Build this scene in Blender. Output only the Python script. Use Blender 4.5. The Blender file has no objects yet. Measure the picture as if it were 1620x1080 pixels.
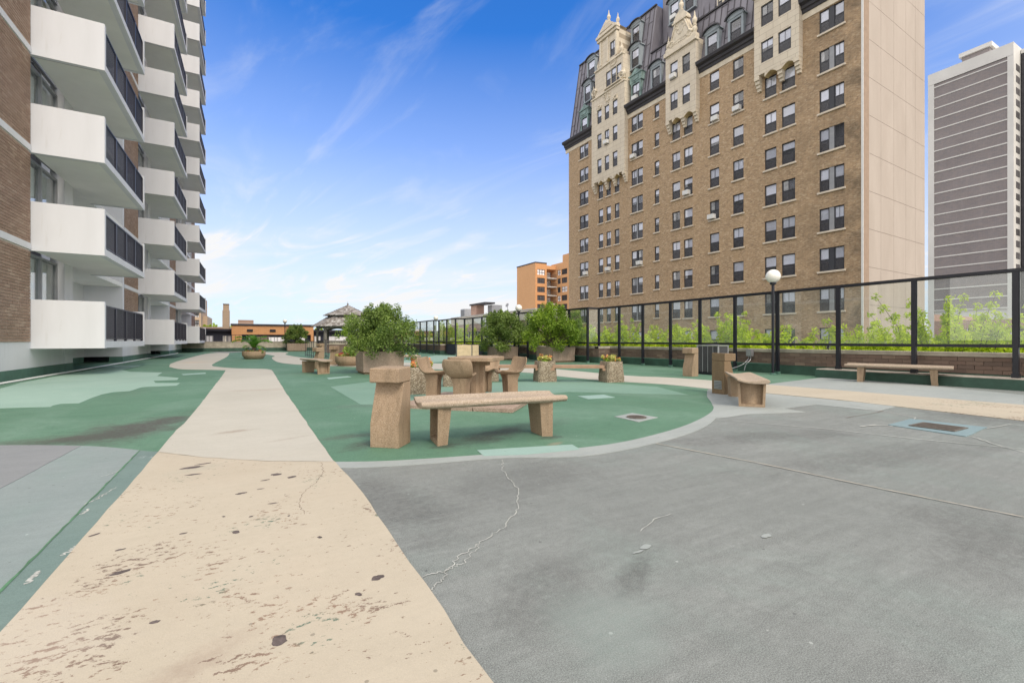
import bpy, bmesh, math, random
from mathutils import Vector, Matrix
R = math.radians
rnd = random.Random(7)
sc = bpy.context.scene
COL = sc.collection

# ------------------------------------------------------------------ camera
FX, CU, CV, H = 720.0, 810.0, 538.0, 1.05
TH = math.atan(409 / 720.0)
SN, CS = math.sin(TH), math.cos(TH)
cam_d = bpy.data.cameras.new('camera'); cam = bpy.data.objects.new('camera', cam_d); COL.objects.link(cam)
cam.location = (0, 0, H); cam.rotation_euler = (R(90), 0, -TH)
cam_d.sensor_width = 36; cam_d.lens = 16.0; cam_d.shift_y = -2 / 1620; cam_d.clip_start = 0.05; cam_d.clip_end = 6000
sc.camera = cam

# ------------------------------------------------------------------ sky, sun, exposure
SUN_EL, SUN_AZ = R(46), R(177)      # azimuth clockwise from +Y
SKY_STRENGTH, SUN_STRENGTH, EXPOSURE = 0.15, 1.2, 0.93
w = bpy.data.worlds.new('World'); sc.world = w; w.use_nodes = True
nt = w.node_tree; nt.nodes.clear()
def N(nt, t, **kw):
    n = nt.nodes.new(t)
    for k, v in kw.items():
        if k.startswith('i_'): n.inputs[int(k[2:])].default_value = v
        else: setattr(n, k, v)
    return n
def L(nt, a, b): nt.links.new(a, b)
sky = N(nt, 'ShaderNodeTexSky', sky_type='NISHITA', sun_disc=False, sun_elevation=SUN_EL, sun_rotation=SUN_AZ,
        altitude=200, air_density=1.0, dust_density=0.6, ozone_density=2.5)
tc = N(nt, 'ShaderNodeTexCoord')
sep = N(nt, 'ShaderNodeSeparateXYZ'); L(nt, tc.outputs['Generated'], sep.inputs[0])
def M_(nt, op, a, b=None, c=None, clamp=False):
    n = nt.nodes.new('ShaderNodeMath'); n.operation = op; n.use_clamp = clamp
    for i, v in enumerate((a, b, c)):
        if v is None: continue
        if isinstance(v, (int, float)): n.inputs[i].default_value = v
        else: nt.links.new(v, n.inputs[i])
    return n.outputs[0]
def RAMP(nt, fac, stops, interp='LINEAR'):
    n = nt.nodes.new('ShaderNodeValToRGB'); n.color_ramp.interpolation = interp
    el = n.color_ramp.elements
    while len(el) < len(stops): el.new(0.5)
    for e, (p, c) in zip(el, stops):
        e.position = p; e.color = c if len(c) == 4 else (*c, 1)
    nt.links.new(fac, n.inputs[0]); return n.outputs[0]
def G1(v): return (v, v, v, 1)
# cirrus: direction projected on a high flat layer, streaked by stretched noise
zc = M_(nt, 'MAXIMUM', sep.outputs[2], 0.0)
zz = M_(nt, 'ADD', zc, 0.12)
px = M_(nt, 'DIVIDE', sep.outputs[0], zz); py = M_(nt, 'DIVIDE', sep.outputs[1], zz)
comb = N(nt, 'ShaderNodeCombineXYZ'); L(nt, px, comb.inputs[0]); L(nt, py, comb.inputs[1])
def layer(rot, scale, nscale, lo, hi, dist=1.2, off=(0, 0, 0)):
    mp = N(nt, 'ShaderNodeMapping', vector_type='TEXTURE'); L(nt, comb.outputs[0], mp.inputs[0])
    mp.inputs['Rotation'].default_value = (0, 0, rot); mp.inputs['Scale'].default_value = tuple(1 / k for k in scale); mp.inputs['Location'].default_value = off
    nz = N(nt, 'ShaderNodeTexNoise'); L(nt, mp.outputs[0], nz.inputs[0])
    nz.inputs['Scale'].default_value = nscale; nz.inputs['Detail'].default_value = 9; nz.inputs['Roughness'].default_value = 0.58; nz.inputs['Distortion'].default_value = dist
    return RAMP(nt, nz.outputs[0], [(lo, G1(0)), (hi, G1(1))], 'EASE')
c1 = layer(R(15), (1.0, 0.30, 1), 2.1, 0.48, 0.78, 2.2, (3.1, 1.7, 0))
c2 = layer(R(60), (1.0, 0.5, 1), 0.55, 0.42, 0.70, 0.6, (0.4, 5.2, 0))
cl = M_(nt, 'MULTIPLY', c1, M_(nt, 'ADD', M_(nt, 'MULTIPLY', c2, 1.0), 0.22))
# thin milky layer thickening towards the horizon, as air and cirrus seen edge on
veil = RAMP(nt, sep.outputs[2], [(0.0, G1(1.0)), (0.10, G1(0.98)), (0.22, G1(0.74)), (0.38, G1(0.32)), (0.56, G1(0.02)), (1.0, G1(0.0))], 'LINEAR')
veiln = M_(nt, 'MULTIPLY', veil, M_(nt, 'ADD', M_(nt, 'MULTIPLY', c2, 0.30), 0.82))
cov0 = M_(nt, 'ADD', M_(nt, 'MULTIPLY', cl, 0.72), veiln, clamp=True)
# thin high overcast spreading over the sunny half of the sky, behind the photographer
sdot = M_(nt, 'ADD', M_(nt, 'MULTIPLY', sep.outputs[0], -math.sin(TH)), M_(nt, 'MULTIPLY', sep.outputs[1], -math.cos(TH)))
sunny = RAMP(nt, M_(nt, 'ADD', M_(nt, 'ADD', M_(nt, 'MULTIPLY', sdot, 0.6), M_(nt, 'MULTIPLY', zc, 0.30)), 0.42), [(0.12, G1(0)), (0.55, G1(0.85))], 'EASE')
inv = M_(nt, 'MULTIPLY', M_(nt, 'SUBTRACT', 1.0, cov0), M_(nt, 'SUBTRACT', 1.0, sunny))
cov = M_(nt, 'SUBTRACT', 1.0, inv, clamp=True)
tint = N(nt, 'ShaderNodeMix', data_type='RGBA', blend_type='MULTIPLY'); tint.inputs[0].default_value = 1
L(nt, sky.outputs[0], tint.inputs[6]); tint.inputs[7].default_value = (0.10, 0.47, 0.90, 1)
mixc = N(nt, 'ShaderNodeMix', data_type='RGBA'); L(nt, cov, mixc.inputs[0]); L(nt, tint.outputs[2], mixc.inputs[6]); mixc.inputs[7].default_value = (3.3, 3.32, 3.36, 1)
cc = N(nt, 'ShaderNodeMix', data_type='RGBA'); L(nt, sunny, cc.inputs[0]); cc.inputs[6].default_value = (3.3, 3.32, 3.36, 1); cc.inputs[7].default_value = (6.6, 6.2, 5.7, 1); L(nt, cc.outputs[2], mixc.inputs[7])
bg = N(nt, 'ShaderNodeBackground'); L(nt, mixc.outputs[2], bg.inputs[0]); bg.inputs[1].default_value = SKY_STRENGTH
wo = N(nt, 'ShaderNodeOutputWorld'); L(nt, bg.outputs[0], wo.inputs[0])
sun_d = bpy.data.lights.new('sun', 'SUN'); sun_d.energy = SUN_STRENGTH; sun_d.angle = R(16); sun_d.color = (1, 0.88, 0.73)
sun = bpy.data.objects.new('sun', sun_d); COL.objects.link(sun)
sv = Vector((math.sin(SUN_AZ) * math.cos(SUN_EL), math.cos(SUN_AZ) * math.cos(SUN_EL), math.sin(SUN_EL)))
sun.rotation_euler = sv.to_track_quat('Z', 'Y').to_euler(); sun.location = sv * 60
sc.view_settings.view_transform = 'Standard'; sc.view_settings.look = 'None'; sc.view_settings.gamma = 1
sc.view_settings.exposure = EXPOSURE; sc.view_settings.use_curve_mapping = False
sc.cycles.max_bounces = 8; sc.cycles.transparent_max_bounces = 24; sc.cycles.diffuse_bounces = 5; sc.cycles.glossy_bounces = 3
sc.cycles.use_denoising = True

# ------------------------------------------------------------------ helpers
def W(x, d):                      # camera right / forward metres -> world ground coordinates
    return (d * SN + x * CS, d * CS - x * SN)
def G(u, v, z=0.0):               # point of the plane at height z
    d = (H - z) * FX / (v - CV)
    return W((u - CU) / FX * d, d)
def UX(u, X, th=TH):              # point of the vertical plane X = const seen in column u -> Y
    k = (u - CU) / FX
    return X * (math.cos(th) - math.sin(th) * k) / (math.sin(th) + math.cos(th) * k)
def UY(u, Y, th=TH):
    k = (u - CU) / FX
    return Y * (math.sin(th) + math.cos(th) * k) / (math.cos(th) - math.sin(th) * k)
def HZ(u, v, X, th=TH):           # height on the plane X = const
    k = (u - CU) / FX
    d = X / (math.sin(th) + math.cos(th) * k)
    return H + (CV - v) * d / FX

def tag(o, label=None, cat=None, group=None, kind=None):
    if label: o['label'] = label
    if cat: o['category'] = cat
    if group: o['group'] = group
    if kind: o['kind'] = kind
    return o
def link(o, parent=None):
    COL.objects.link(o)
    if parent is not None: o.parent = parent
    return o
def empty(name, loc=(0, 0, 0), rz=0.0):
    o = bpy.data.objects.new(name, None); COL.objects.link(o); o.location = loc; o.rotation_euler = (0, 0, rz); o.empty_display_size = 0.2
    return o
def copy_tree(o, parent=None):
    c = o.copy(); COL.objects.link(c); c.parent = parent
    if parent is not None: c.matrix_parent_inverse = o.matrix_parent_inverse
    for ch in [x for x in KIDS.get(o.name, [])]: copy_tree(ch, c)
    return c
KIDS = {}
class MB:
    def __init__(s): s.v = []; s.f = []; s.m = []
    def add(s, vs, fs, mi=0):
        n = len(s.v); s.v += [tuple(p) for p in vs]; s.f += [tuple(i + n for i in f) for f in fs]; s.m += [mi] * len(fs)
        return s
    def box(s, x0, x1, y0, y1, z0, z1, mi=0, mat=None):
        vs = [Vector(p) for p in ((x0, y0, z0), (x1, y0, z0), (x1, y1, z0), (x0, y1, z0), (x0, y0, z1), (x1, y0, z1), (x1, y1, z1), (x0, y1, z1))]
        if mat is not None: vs = [mat @ p for p in vs]
        return s.add(vs, [(3, 2, 1, 0), (4, 5, 6, 7), (0, 1, 5, 4), (1, 2, 6, 5), (2, 3, 7, 6), (3, 0, 4, 7)], mi)
    def ring(s, x0, x1, z0, z1, w, y0, y1, mi=0, plane='xz'):
        P = (lambda a, z, y: (a, y, z)) if plane == 'xz' else (lambda a, z, y: (y, a, z))
        vs = [P(a, z, y) for y in (y0, y1) for (a, z) in ((x0, z0), (x1, z0), (x1, z1), (x0, z1), (x0 + w, z0 + w), (x1 - w, z0 + w), (x1 - w, z1 - w), (x0 + w, z1 - w))]
        fs = []
        for k in range(4):
            j = (k + 1) % 4; fs += [(k, j, 4 + j, 4 + k), (8 + j, 8 + k, 12 + k, 12 + j), (j, k, 8 + k, 8 + j), (4 + k, 4 + j, 12 + j, 12 + k)]
        return s.add(vs, fs, mi)
    def pleats(s, x0, x1, z0, z1, y0, y1, n, mi=0, plane='xz'):
        P = (lambda a, z, y: (a, y, z)) if plane == 'xz' else (lambda a, z, y: (y, a, z))
        vs = []
        for i in range(n + 1):
            a = x0 + (x1 - x0) * i / n; y = y0 if i % 2 else y1; vs += [P(a, z0, y), P(a, z1, y)]
        return s.add(vs, [(2 * i, 2 * i + 2, 2 * i + 3, 2 * i + 1) for i in range(n)], mi)
    def quad(s, a, b, c, d, mi=0): return s.add([a, b, c, d], [(0, 1, 2, 3)], mi)
    def prism(s, prof, axis, a0, a1, mi=0):   # prof: 2D polygon; axis: extrude axis
        def P(p, a):
            return {'x': (a, p[0], p[1]), 'y': (p[0], a, p[1]), 'z': (p[0], p[1], a)}[axis]
        n = len(prof); vs = [P(p, a0) for p in prof] + [P(p, a1) for p in prof]
        fs = [tuple(range(n))[::-1], tuple(range(n, 2 * n))] + [(i, (i + 1) % n, n + (i + 1) % n, n + i) for i in range(n)]
        return s.add(vs, fs, mi)
    def tube(s, pts, r, n=8, mi=0, cap=True):
        pts = [Vector(p) for p in pts]; rs = r if isinstance(r, (list, tuple)) else [r] * len(pts)
        rings = []
        for i, p in enumerate(pts):
            d = (pts[min(i + 1, len(pts) - 1)] - pts[max(i - 1, 0)]).normalized()
            a = Vector((0, 0, 1)) if abs(d.z) < 0.9 else Vector((1, 0, 0))
            e1 = d.cross(a).normalized(); e2 = d.cross(e1)
            rings.append([p + (e1 * math.cos(2 * math.pi * k / n) + e2 * math.sin(2 * math.pi * k / n)) * rs[i] for k in range(n)])
        vs = [q for rg in rings for q in rg]; fs = []
        for i in range(len(pts) - 1):
            for k in range(n): fs.append((i * n + k, i * n + (k + 1) % n, (i + 1) * n + (k + 1) % n, (i + 1) * n + k))
        if cap: fs += [tuple(range(n))[::-1], tuple(range((len(pts) - 1) * n, len(pts) * n))]
        return s.add(vs, fs, mi)
    def lathe(s, prof, n=24, mi=0, c=(0, 0, 0), sx=1, sy=1):
        vs = []; fs = []
        for r, z in prof:
            for k in range(n):
                a = 2 * math.pi * k / n; vs.append((c[0] + r * sx * math.cos(a), c[1] + r * sy * math.sin(a), c[2] + z))
        for i in range(len(prof) - 1):
            for k in range(n): fs.append((i * n + k, i * n + (k + 1) % n, (i + 1) * n + (k + 1) % n, (i + 1) * n + k))
        fs += [tuple(range(n))[::-1], tuple(range((len(prof) - 1) * n, len(prof) * n))]
        return s.add(vs, fs, mi)
    def mesh(s, name, mats, smooth=None):
        me = bpy.data.meshes.new(name); me.from_pydata(s.v, [], s.f)
        for m in (mats if isinstance(mats, (list, tuple)) else [mats]): me.materials.append(m)
        if any(s.m): me.polygons.foreach_set('material_index', s.m)
        bm = bmesh.new(); bm.from_mesh(me)
        if len(s.f) < 20000 and smooth != 'leaf':
            bmesh.ops.remove_doubles(bm, verts=bm.verts, dist=1e-5); bmesh.ops.recalc_face_normals(bm, faces=bm.faces)
        bm.to_mesh(me); bm.free()
        if smooth not in (None, 'leaf'):
            me.shade_smooth(); me.set_sharp_from_angle(angle=R(smooth))
        me.update(); return me
    def build(s, name, mats, parent=None, smooth=None, bevel=0, kind=None, subsurf=0):
        o = bpy.data.objects.new(name, s.mesh(name, mats, smooth)); link(o, parent)
        if bevel:
            b = o.modifiers.new('bevel', 'BEVEL'); b.width = bevel; b.segments = 2; b.limit_method = 'ANGLE'; b.angle_limit = R(35)
            o.data.shade_smooth(); b.harden_normals = True
        if subsurf:
            q = o.modifiers.new('sub', 'SUBSURF'); q.levels = q.render_levels = subsurf
        if kind: o['kind'] = kind
        if parent is not None: KIDS.setdefault(parent.name, []).append(o)
        return o
def inst(name, me, parent, loc=(0, 0, 0), rot=(0, 0, 0), scale=None):
    o = bpy.data.objects.new(name, me); COL.objects.link(o); o.parent = parent; o.location = loc; o.rotation_euler = rot
    if scale: o.scale = scale
    if parent is not None: KIDS.setdefault(parent.name, []).append(o)
    return o

# ------------------------------------------------------------------ materials
MATS = {}
def new_mat(name):
    m = bpy.data.materials.new(name); m.use_nodes = True; nt = m.node_tree
    b = nt.nodes['Principled BSDF']; return m, nt, b
def coords(nt, scale=(1, 1, 1), kind='Object', swap=None, world=False):
    if world:
        g = N(nt, 'ShaderNodeNewGeometry'); out = g.outputs['Position']
    else:
        t = N(nt, 'ShaderNodeTexCoord'); out = t.outputs[kind]
    if swap:
        s = N(nt, 'ShaderNodeSeparateXYZ'); L(nt, out, s.inputs[0]); c = N(nt, 'ShaderNodeCombineXYZ')
        for i, a in enumerate(swap):
            L(nt, s.outputs['XYZ'.index(a)], c.inputs[i])
        out = c.outputs[0]
    mp = N(nt, 'ShaderNodeMapping'); L(nt, out, mp.inputs[0]); mp.inputs['Scale'].default_value = scale
    return mp.outputs[0]
def noise(nt, vec, scale, detail=5, rough=0.55, dist=0.0, lo=None, hi=None):
    n = N(nt, 'ShaderNodeTexNoise'); L(nt, vec, n.inputs['Vector']); n.inputs['Scale'].default_value = scale
    n.inputs['Detail'].default_value = detail; n.inputs['Roughness'].default_value = rough; n.inputs['Distortion'].default_value = dist
    if lo is None: return n.outputs[0]
    return RAMP(nt, n.outputs[0], [(lo, G1(0)), (hi, G1(1))])
def mixc_(nt, fac, a, b, mode='MIX'):
    n = N(nt, 'ShaderNodeMix', data_type='RGBA', blend_type=mode)
    if isinstance(fac, (int, float)): n.inputs[0].default_value = fac
    else: L(nt, fac, n.inputs[0])
    for i, c in ((6, a), (7, b)):
        if isinstance(c, (tuple, list)): n.inputs[i].default_value = c if len(c) == 4 else (*c, 1)
        else: L(nt, c, n.inputs[i])
    return n.outputs[2]
def bump(nt, b, h, strength=0.3, dist=0.01):
    n = N(nt, 'ShaderNodeBump'); L(nt, h, n.inputs['Height']); n.inputs['Strength'].default_value = strength; n.inputs['Distance'].default_value = dist
    L(nt, n.outputs[0], b.inputs['Normal'])
def simple(name, col, rough=0.6, metal=0.0, var=0.12, vs=3.0, bumps=0.0, bscale=60, spec=0.5, world=False, rand=0.0):
    m, nt, b = new_mat(name); v = coords(nt, world=world)
    f = noise(nt, v, vs, 6, 0.6, 0.2, 0.3, 0.7)
    c = mixc_(nt, f, tuple(x * (1 - var) for x in col), tuple(min(1, x * (1 + var)) for x in col))
    if rand:
        oi = N(nt, 'ShaderNodeObjectInfo'); k = M_(nt, 'ADD', M_(nt, 'MULTIPLY', oi.outputs['Random'], 2 * rand), 1 - rand)
        hsv = N(nt, 'ShaderNodeHueSaturation'); L(nt, c, hsv.inputs['Color']); L(nt, k, hsv.inputs['Value']); c = hsv.outputs[0]
    L(nt, c, b.inputs['Base Color']); b.inputs['Roughness'].default_value = rough; b.inputs['Metallic'].default_value = metal
    b.inputs['Specular IOR Level'].default_value = spec
    if bumps: bump(nt, b, noise(nt, v, bscale, 4), bumps, 0.005)
    return m
def concrete_agg(name, base, dark, light, pebble=110, stain=(0.12, 0.09, 0.06), stamt=0.5):
    """cast stone with exposed aggregate: small pebbles of several tones, weather stains."""
    m, nt, b = new_mat(name); v = coords(nt, world=False)
    vo = N(nt, 'ShaderNodeTexVoronoi'); L(nt, v, vo.inputs['Vector']); vo.inputs['Scale'].default_value = pebble
    rr = N(nt, 'ShaderNodeSeparateColor'); L(nt, vo.outputs['Color'], rr.inputs[0])
    peb = RAMP(nt, rr.outputs[0], [(0.0, dark), (0.3, base), (0.72, base), (0.95, light)])
    edge = RAMP(nt, vo.outputs['Distance'], [(0.25, G1(1)), (0.75, G1(0.72))])
    c = mixc_(nt, 1.0, peb, edge, 'MULTIPLY')
    big = noise(nt, v, 2.3, 6, 0.6, 0.4, 0.35, 0.75)
    c = mixc_(nt, M_(nt, 'MULTIPLY', big, 0.35), c, tuple(x * 0.75 for x in base))
    st = noise(nt, coords(nt, (5, 5, 0.9)), 1.6, 6, 0.65, 0.3, 0.5, 0.78)
    c = mixc_(nt, M_(nt, 'MULTIPLY', st, stamt), c, stain)
    L(nt, c, b.inputs['Base Color']); b.inputs['Roughness'].default_value = 0.85; b.inputs['Specular IOR Level'].default_value = 0.25
    bump(nt, b, M_(nt, 'ADD', vo.outputs['Distance'], noise(nt, v, 30, 4)), 0.5, 0.003)
    return m
M = {}
M['agg'] = concrete_agg('cast_stone_tan', (0.385, 0.28, 0.185), (0.235, 0.165, 0.105), (0.53, 0.42, 0.31), 230, stain=(0.13, 0.10, 0.065), stamt=0.6)
M['agg_seat'] = concrete_agg('cast_stone_seat', (0.46, 0.37, 0.28), (0.26, 0.19, 0.135), (0.60, 0.51, 0.41), 190, stain=(0.22, 0.18, 0.13), stamt=0.35)
M['agg_dark'] = concrete_agg('cast_stone_brown', (0.24, 0.17, 0.10), (0.15, 0.10, 0.06), (0.34, 0.26, 0.17), 200, stamt=0.6)
M['agg_grey'] = concrete_agg('pebble_concrete', (0.29, 0.235, 0.165), (0.08, 0.06, 0.045), (0.60, 0.53, 0.42), 75)
M['agg_pink'] = concrete_agg('pebble_concrete_pink', (0.40, 0.30, 0.235), (0.20, 0.14, 0.11), (0.56, 0.46, 0.38), 130, stamt=0.45)
M['soil'] = simple('soil', (0.05, 0.035, 0.025), 0.95, bumps=0.6)
M['black'] = simple('black_paint', (0.012, 0.013, 0.02), 0.38, var=0.2, spec=0.5)
M['navy'] = simple('navy_paint', (0.018, 0.020, 0.04), 0.5, var=0.15)
M['rail'] = simple('dark_rail', (0.02, 0.02, 0.032), 0.45)
M['white_wall'] = None
m, nt, b = new_mat('white_paint'); v = coords(nt)
c = mixc_(nt, noise(nt, coords(nt, (1.2, 1.2, 0.25)), 1.1, 6, 0.65, 0.3, 0.35, 0.75), (0.70, 0.71, 0.74), (0.64, 0.65, 0.675))
dirt = noise(nt, coords(nt, (3, 3, 0.5)), 1.7, 8, 0.7, 0.2, 0.60, 0.86); c = mixc_(nt, M_(nt, 'MULTIPLY', dirt, 0.4), c, (0.45, 0.43, 0.38))
dr = noise(nt, coords(nt, (7, 7, 0.35)), 1.0, 7, 0.7, 0.0, 0.60, 0.80); c = mixc_(nt, M_(nt, 'MULTIPLY', dr, 0.22), c, (0.50, 0.47, 0.40))
L(nt, c, b.inputs['Base Color']); b.inputs['Roughness'].default_value = 0.75; bump(nt, b, noise(nt, v, 40, 4), 0.12, 0.004); M['white_wall'] = m
M['soffit'] = simple('soffit_paint', (0.80, 0.80, 0.765), 0.8, var=0.05, vs=0.8)
M['green_dark'] = simple('green_parapet_paint', (0.035, 0.085, 0.06), 0.6, var=0.35, vs=2.0, bumps=0.15)
M['green_wall'] = simple('green_base_paint', (0.075, 0.165, 0.125), 0.7, var=0.25, vs=2.2, bumps=0.15)
M['mortar'] = simple('mortar', (0.58, 0.52, 0.45), 0.9, var=0.12, vs=8)
M['mortar_dark'] = simple('mortar_dark', (0.22, 0.18, 0.145), 0.9, var=0.2, vs=8)
def brick_piece(name, cols, rand_src='Random'):
    m, nt, b = new_mat(name); oi = N(nt, 'ShaderNodeObjectInfo'); v = coords(nt, world=True)
    wn = N(nt, 'ShaderNodeTexNoise'); L(nt, v, wn.inputs['Vector']); wn.inputs['Scale'].default_value = 5.0; wn.inputs['Detail'].default_value = 1
    at = N(nt, 'ShaderNodeAttribute'); at.attribute_name = 'tone'
    k = M_(nt, 'FRACT', M_(nt, 'ADD', oi.outputs['Random'], at.outputs['Fac']))
    c = RAMP(nt, k, [(i / (len(cols) - 1), x) for i, x in enumerate(cols)])
    c = mixc_(nt, M_(nt, 'MULTIPLY', noise(nt, v, 45, 5, 0.7, 0, 0.35, 0.75), 0.35), c, tuple(x * 0.6 for x in cols[0]))
    c = mixc_(nt, M_(nt, 'MULTIPLY', noise(nt, v, 1.1, 5, 0.6, 0.4, 0.45, 0.75), 0.35), c, tuple(x * 0.65 for x in cols[0]))
    L(nt, c, b.inputs['Base Color']); b.inputs['Roughness'].default_value = 0.85; bump(nt, b, noise(nt, v, 90, 3), 0.3, 0.003)
    return m
M['brick_left'] = brick_piece('brown_brick', [(0.27, 0.18, 0.13), (0.37, 0.26, 0.195), (0.31, 0.205, 0.15), (0.42, 0.31, 0.235)])
M['brick_parapet'] = brick_piece('parapet_brick', [(0.14, 0.10, 0.08), (0.22, 0.155, 0.12), (0.165, 0.11, 0.085), (0.27, 0.20, 0.15)])
def brick_tex(name, swap, bw, bh, c1, c2, mort, msize=0.012, dots=None, stain=0.35, world=False, course=None):
    m, nt, b = new_mat(name); v = coords(nt, swap=swap)
    t = N(nt, 'ShaderNodeTexBrick'); L(nt, v, t.inputs['Vector']); t.inputs['Scale'].default_value = 1
    t.inputs['Brick Width'].default_value = bw; t.inputs['Row Height'].default_value = bh; t.inputs['Mortar Size'].default_value = msize
    t.inputs['Color1'].default_value = (*c1, 1); t.inputs['Color2'].default_value = (*c2, 1); t.inputs['Mortar'].default_value = (*mort, 1)
    t.inputs['Bias'].default_value = -0.1
    c = t.outputs['Color']
    wnv = N(nt, 'ShaderNodeTexWhiteNoise'); 
    if dots:
        # projecting headers, lighter, on a diagonal grid
        sp = N(nt, 'ShaderNodeSeparateXYZ'); L(nt, v, sp.inputs[0])
        row = M_(nt, 'FLOOR', M_(nt, 'DIVIDE', sp.outputs[1], bh))
        xs = M_(nt, 'ADD', M_(nt, 'DIVIDE', sp.outputs[0], bw * 1.5), M_(nt, 'MULTIPLY', row, 0.5))
        fx = M_(nt, 'FRACT', xs); hd = M_(nt, 'LESS_THAN', fx, 0.30)
        c = mixc_(nt, M_(nt, 'MULTIPLY', hd, 0.55), c, dots)
    lum = noise(nt, v, 0.16, 6, 0.6, 0.4, 0.35, 0.72)
    c = mixc_(nt, M_(nt, 'MULTIPLY', lum, stain), c, tuple(x * 0.55 for x in c1))
    sm = noise(nt, coords(nt, (0.9, 0.22, 1), swap=swap), 0.8, 7, 0.65, 0.3, 0.5, 0.8)
    c = mixc_(nt, M_(nt, 'MULTIPLY', sm, stain), c, tuple(min(1, x * 1.45) for x in c1))
    if dots:
        cell = N(nt, 'ShaderNodeTexVoronoi'); cm = N(nt, 'ShaderNodeMapping'); L(nt, v, cm.inputs[0]); cm.inputs['Scale'].default_value = (7.5, 13.0, 1); L(nt, cm.outputs[0], cell.inputs['Vector']); cell.inputs['Scale'].default_value = 1
        cs = N(nt, 'ShaderNodeSeparateColor'); L(nt, cell.outputs['Color'], cs.inputs[0])
        c = mixc_(nt, 0.42, c, RAMP(nt, cs.outputs[0], [(0, (0.15, 0.10, 0.06)), (0.3, (0.43, 0.285, 0.165)), (0.7, (0.49, 0.335, 0.195)), (1, (0.72, 0.57, 0.40))]))
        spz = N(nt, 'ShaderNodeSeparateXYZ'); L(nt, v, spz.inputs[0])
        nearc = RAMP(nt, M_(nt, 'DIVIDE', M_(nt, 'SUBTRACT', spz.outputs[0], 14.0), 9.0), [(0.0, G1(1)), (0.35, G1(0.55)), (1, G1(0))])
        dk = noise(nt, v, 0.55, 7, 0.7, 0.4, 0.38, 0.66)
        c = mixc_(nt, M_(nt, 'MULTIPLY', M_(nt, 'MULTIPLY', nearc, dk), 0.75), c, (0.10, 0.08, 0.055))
    L(nt, c, b.inputs['Base Color']); b.inputs['Roughness'].default_value = 0.9
    if dots: bump(nt, b, hd, 0.5, 0.03)
    return m
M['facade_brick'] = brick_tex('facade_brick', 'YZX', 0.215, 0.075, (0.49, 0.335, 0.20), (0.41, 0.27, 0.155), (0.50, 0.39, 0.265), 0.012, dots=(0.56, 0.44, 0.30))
M['orange_x'] = brick_tex('orange_brick_side', 'YZX', 0.4, 0.15, (0.68, 0.37, 0.17), (0.60, 0.31, 0.14), (0.66, 0.42, 0.24), 0.02, stain=0.12)
M['orange_y'] = brick_tex('orange_brick_front', 'XZY', 0.4, 0.15, (0.66, 0.33, 0.145), (0.58, 0.27, 0.11), (0.64, 0.38, 0.2), 0.02, stain=0.12)
M['tan_y'] = brick_tex('tan_brick_front', 'XZY', 0.4, 0.15, (0.52, 0.38, 0.27), (0.46, 0.33, 0.23), (0.56, 0.46, 0.35), 0.02, stain=0.12)
M['pink_x'] = brick_tex('pink_brick', 'YZX', 0.5, 0.2, (0.42, 0.25, 0.19), (0.34, 0.2, 0.15), (0.5, 0.38, 0.31), 0.03, stain=0.15)
M['tower_brick'] = brick_tex('tower_brick', 'YZX', 0.6, 0.2, (0.265, 0.23, 0.225), (0.205, 0.195, 0.21), (0.30, 0.27, 0.26), 0.03, stain=0.3)
M['tower_white'] = simple('tower_concrete', (0.66, 0.65, 0.62), 0.8, var=0.07, vs=0.2)
M['beige_panel'] = simple('beige_panel', (0.55, 0.45, 0.33), 0.85)
# pale cement wall with streaks
m, nt, b = new_mat('pale_cement'); v = coords(nt)
c = mixc_(nt, noise(nt, coords(nt, (0.6, 1, 0.16)), 0.9, 7, 0.65, 0.3, 0.3, 0.75), (0.49, 0.425, 0.365), (0.41, 0.35, 0.295))
c = mixc_(nt, M_(nt, 'MULTIPLY', noise(nt, coords(nt, (2.4, 1, 0.05)), 1.1, 6, 0.6, 0, 0.5, 0.75), 0.4), c, (0.44, 0.36, 0.30))
c = mixc_(nt, M_(nt, 'MULTIPLY', noise(nt, v, 5, 6, 0.6, 0, 0.4, 0.7), 0.15), c, (0.42, 0.34, 0.28))
L(nt, c, b.inputs['Base Color']); b.inputs['Roughness'].default_value = 0.9; M['pale_wall'] = m
# cream terracotta with block joints
m, nt, b = new_mat('cream_stone'); v = coords(nt, swap='YZX')
t = N(nt, 'ShaderNodeTexBrick'); L(nt, v, t.inputs['Vector']); t.inputs['Scale'].default_value = 1
t.inputs['Brick Width'].default_value = 1.1; t.inputs['Row Height'].default_value = 0.48; t.inputs['Mortar Size'].default_value = 0.012
t.inputs['Color1'].default_value = (0.72, 0.64, 0.51, 1); t.inputs['Color2'].default_value = (0.67, 0.59, 0.465, 1); t.inputs['Mortar'].default_value = (0.40, 0.33, 0.24, 1)
c = mixc_(nt, M_(nt, 'MULTIPLY', noise(nt, coords(nt, (1, 1, 0.3)), 0.9, 7, 0.65, 0.3, 0.4, 0.75), 0.4), t.outputs['Color'], (0.45, 0.38, 0.29))
L(nt, c, b.inputs['Base Color']); b.inputs['Roughness'].default_value = 0.7; M['cream'] = m
M['cream_plain'] = simple('cream_plain', (0.69, 0.61, 0.48), 0.7, var=0.15, vs=2)
M['ochre'] = simple('ochre_underside', (0.60, 0.47, 0.24), 0.8)
M['sill'] = simple('stone_sill', (0.68, 0.60, 0.49), 0.8, var=0.1)
M['winframe'] = simple('window_frame_dark', (0.042, 0.045, 0.055), 0.5)
M['wingrey'] = simple('window_frame_grey', (0.30, 0.31, 0.33), 0.5)
M['blind'] = simple('window_blind', (0.84, 0.84, 0.87), 0.8, var=0.08, vs=1.2, rand=0.22)
M['curtain'] = simple('window_curtain', (0.58, 0.56, 0.51), 0.9, var=0.35, vs=3.0, rand=0.3)
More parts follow.
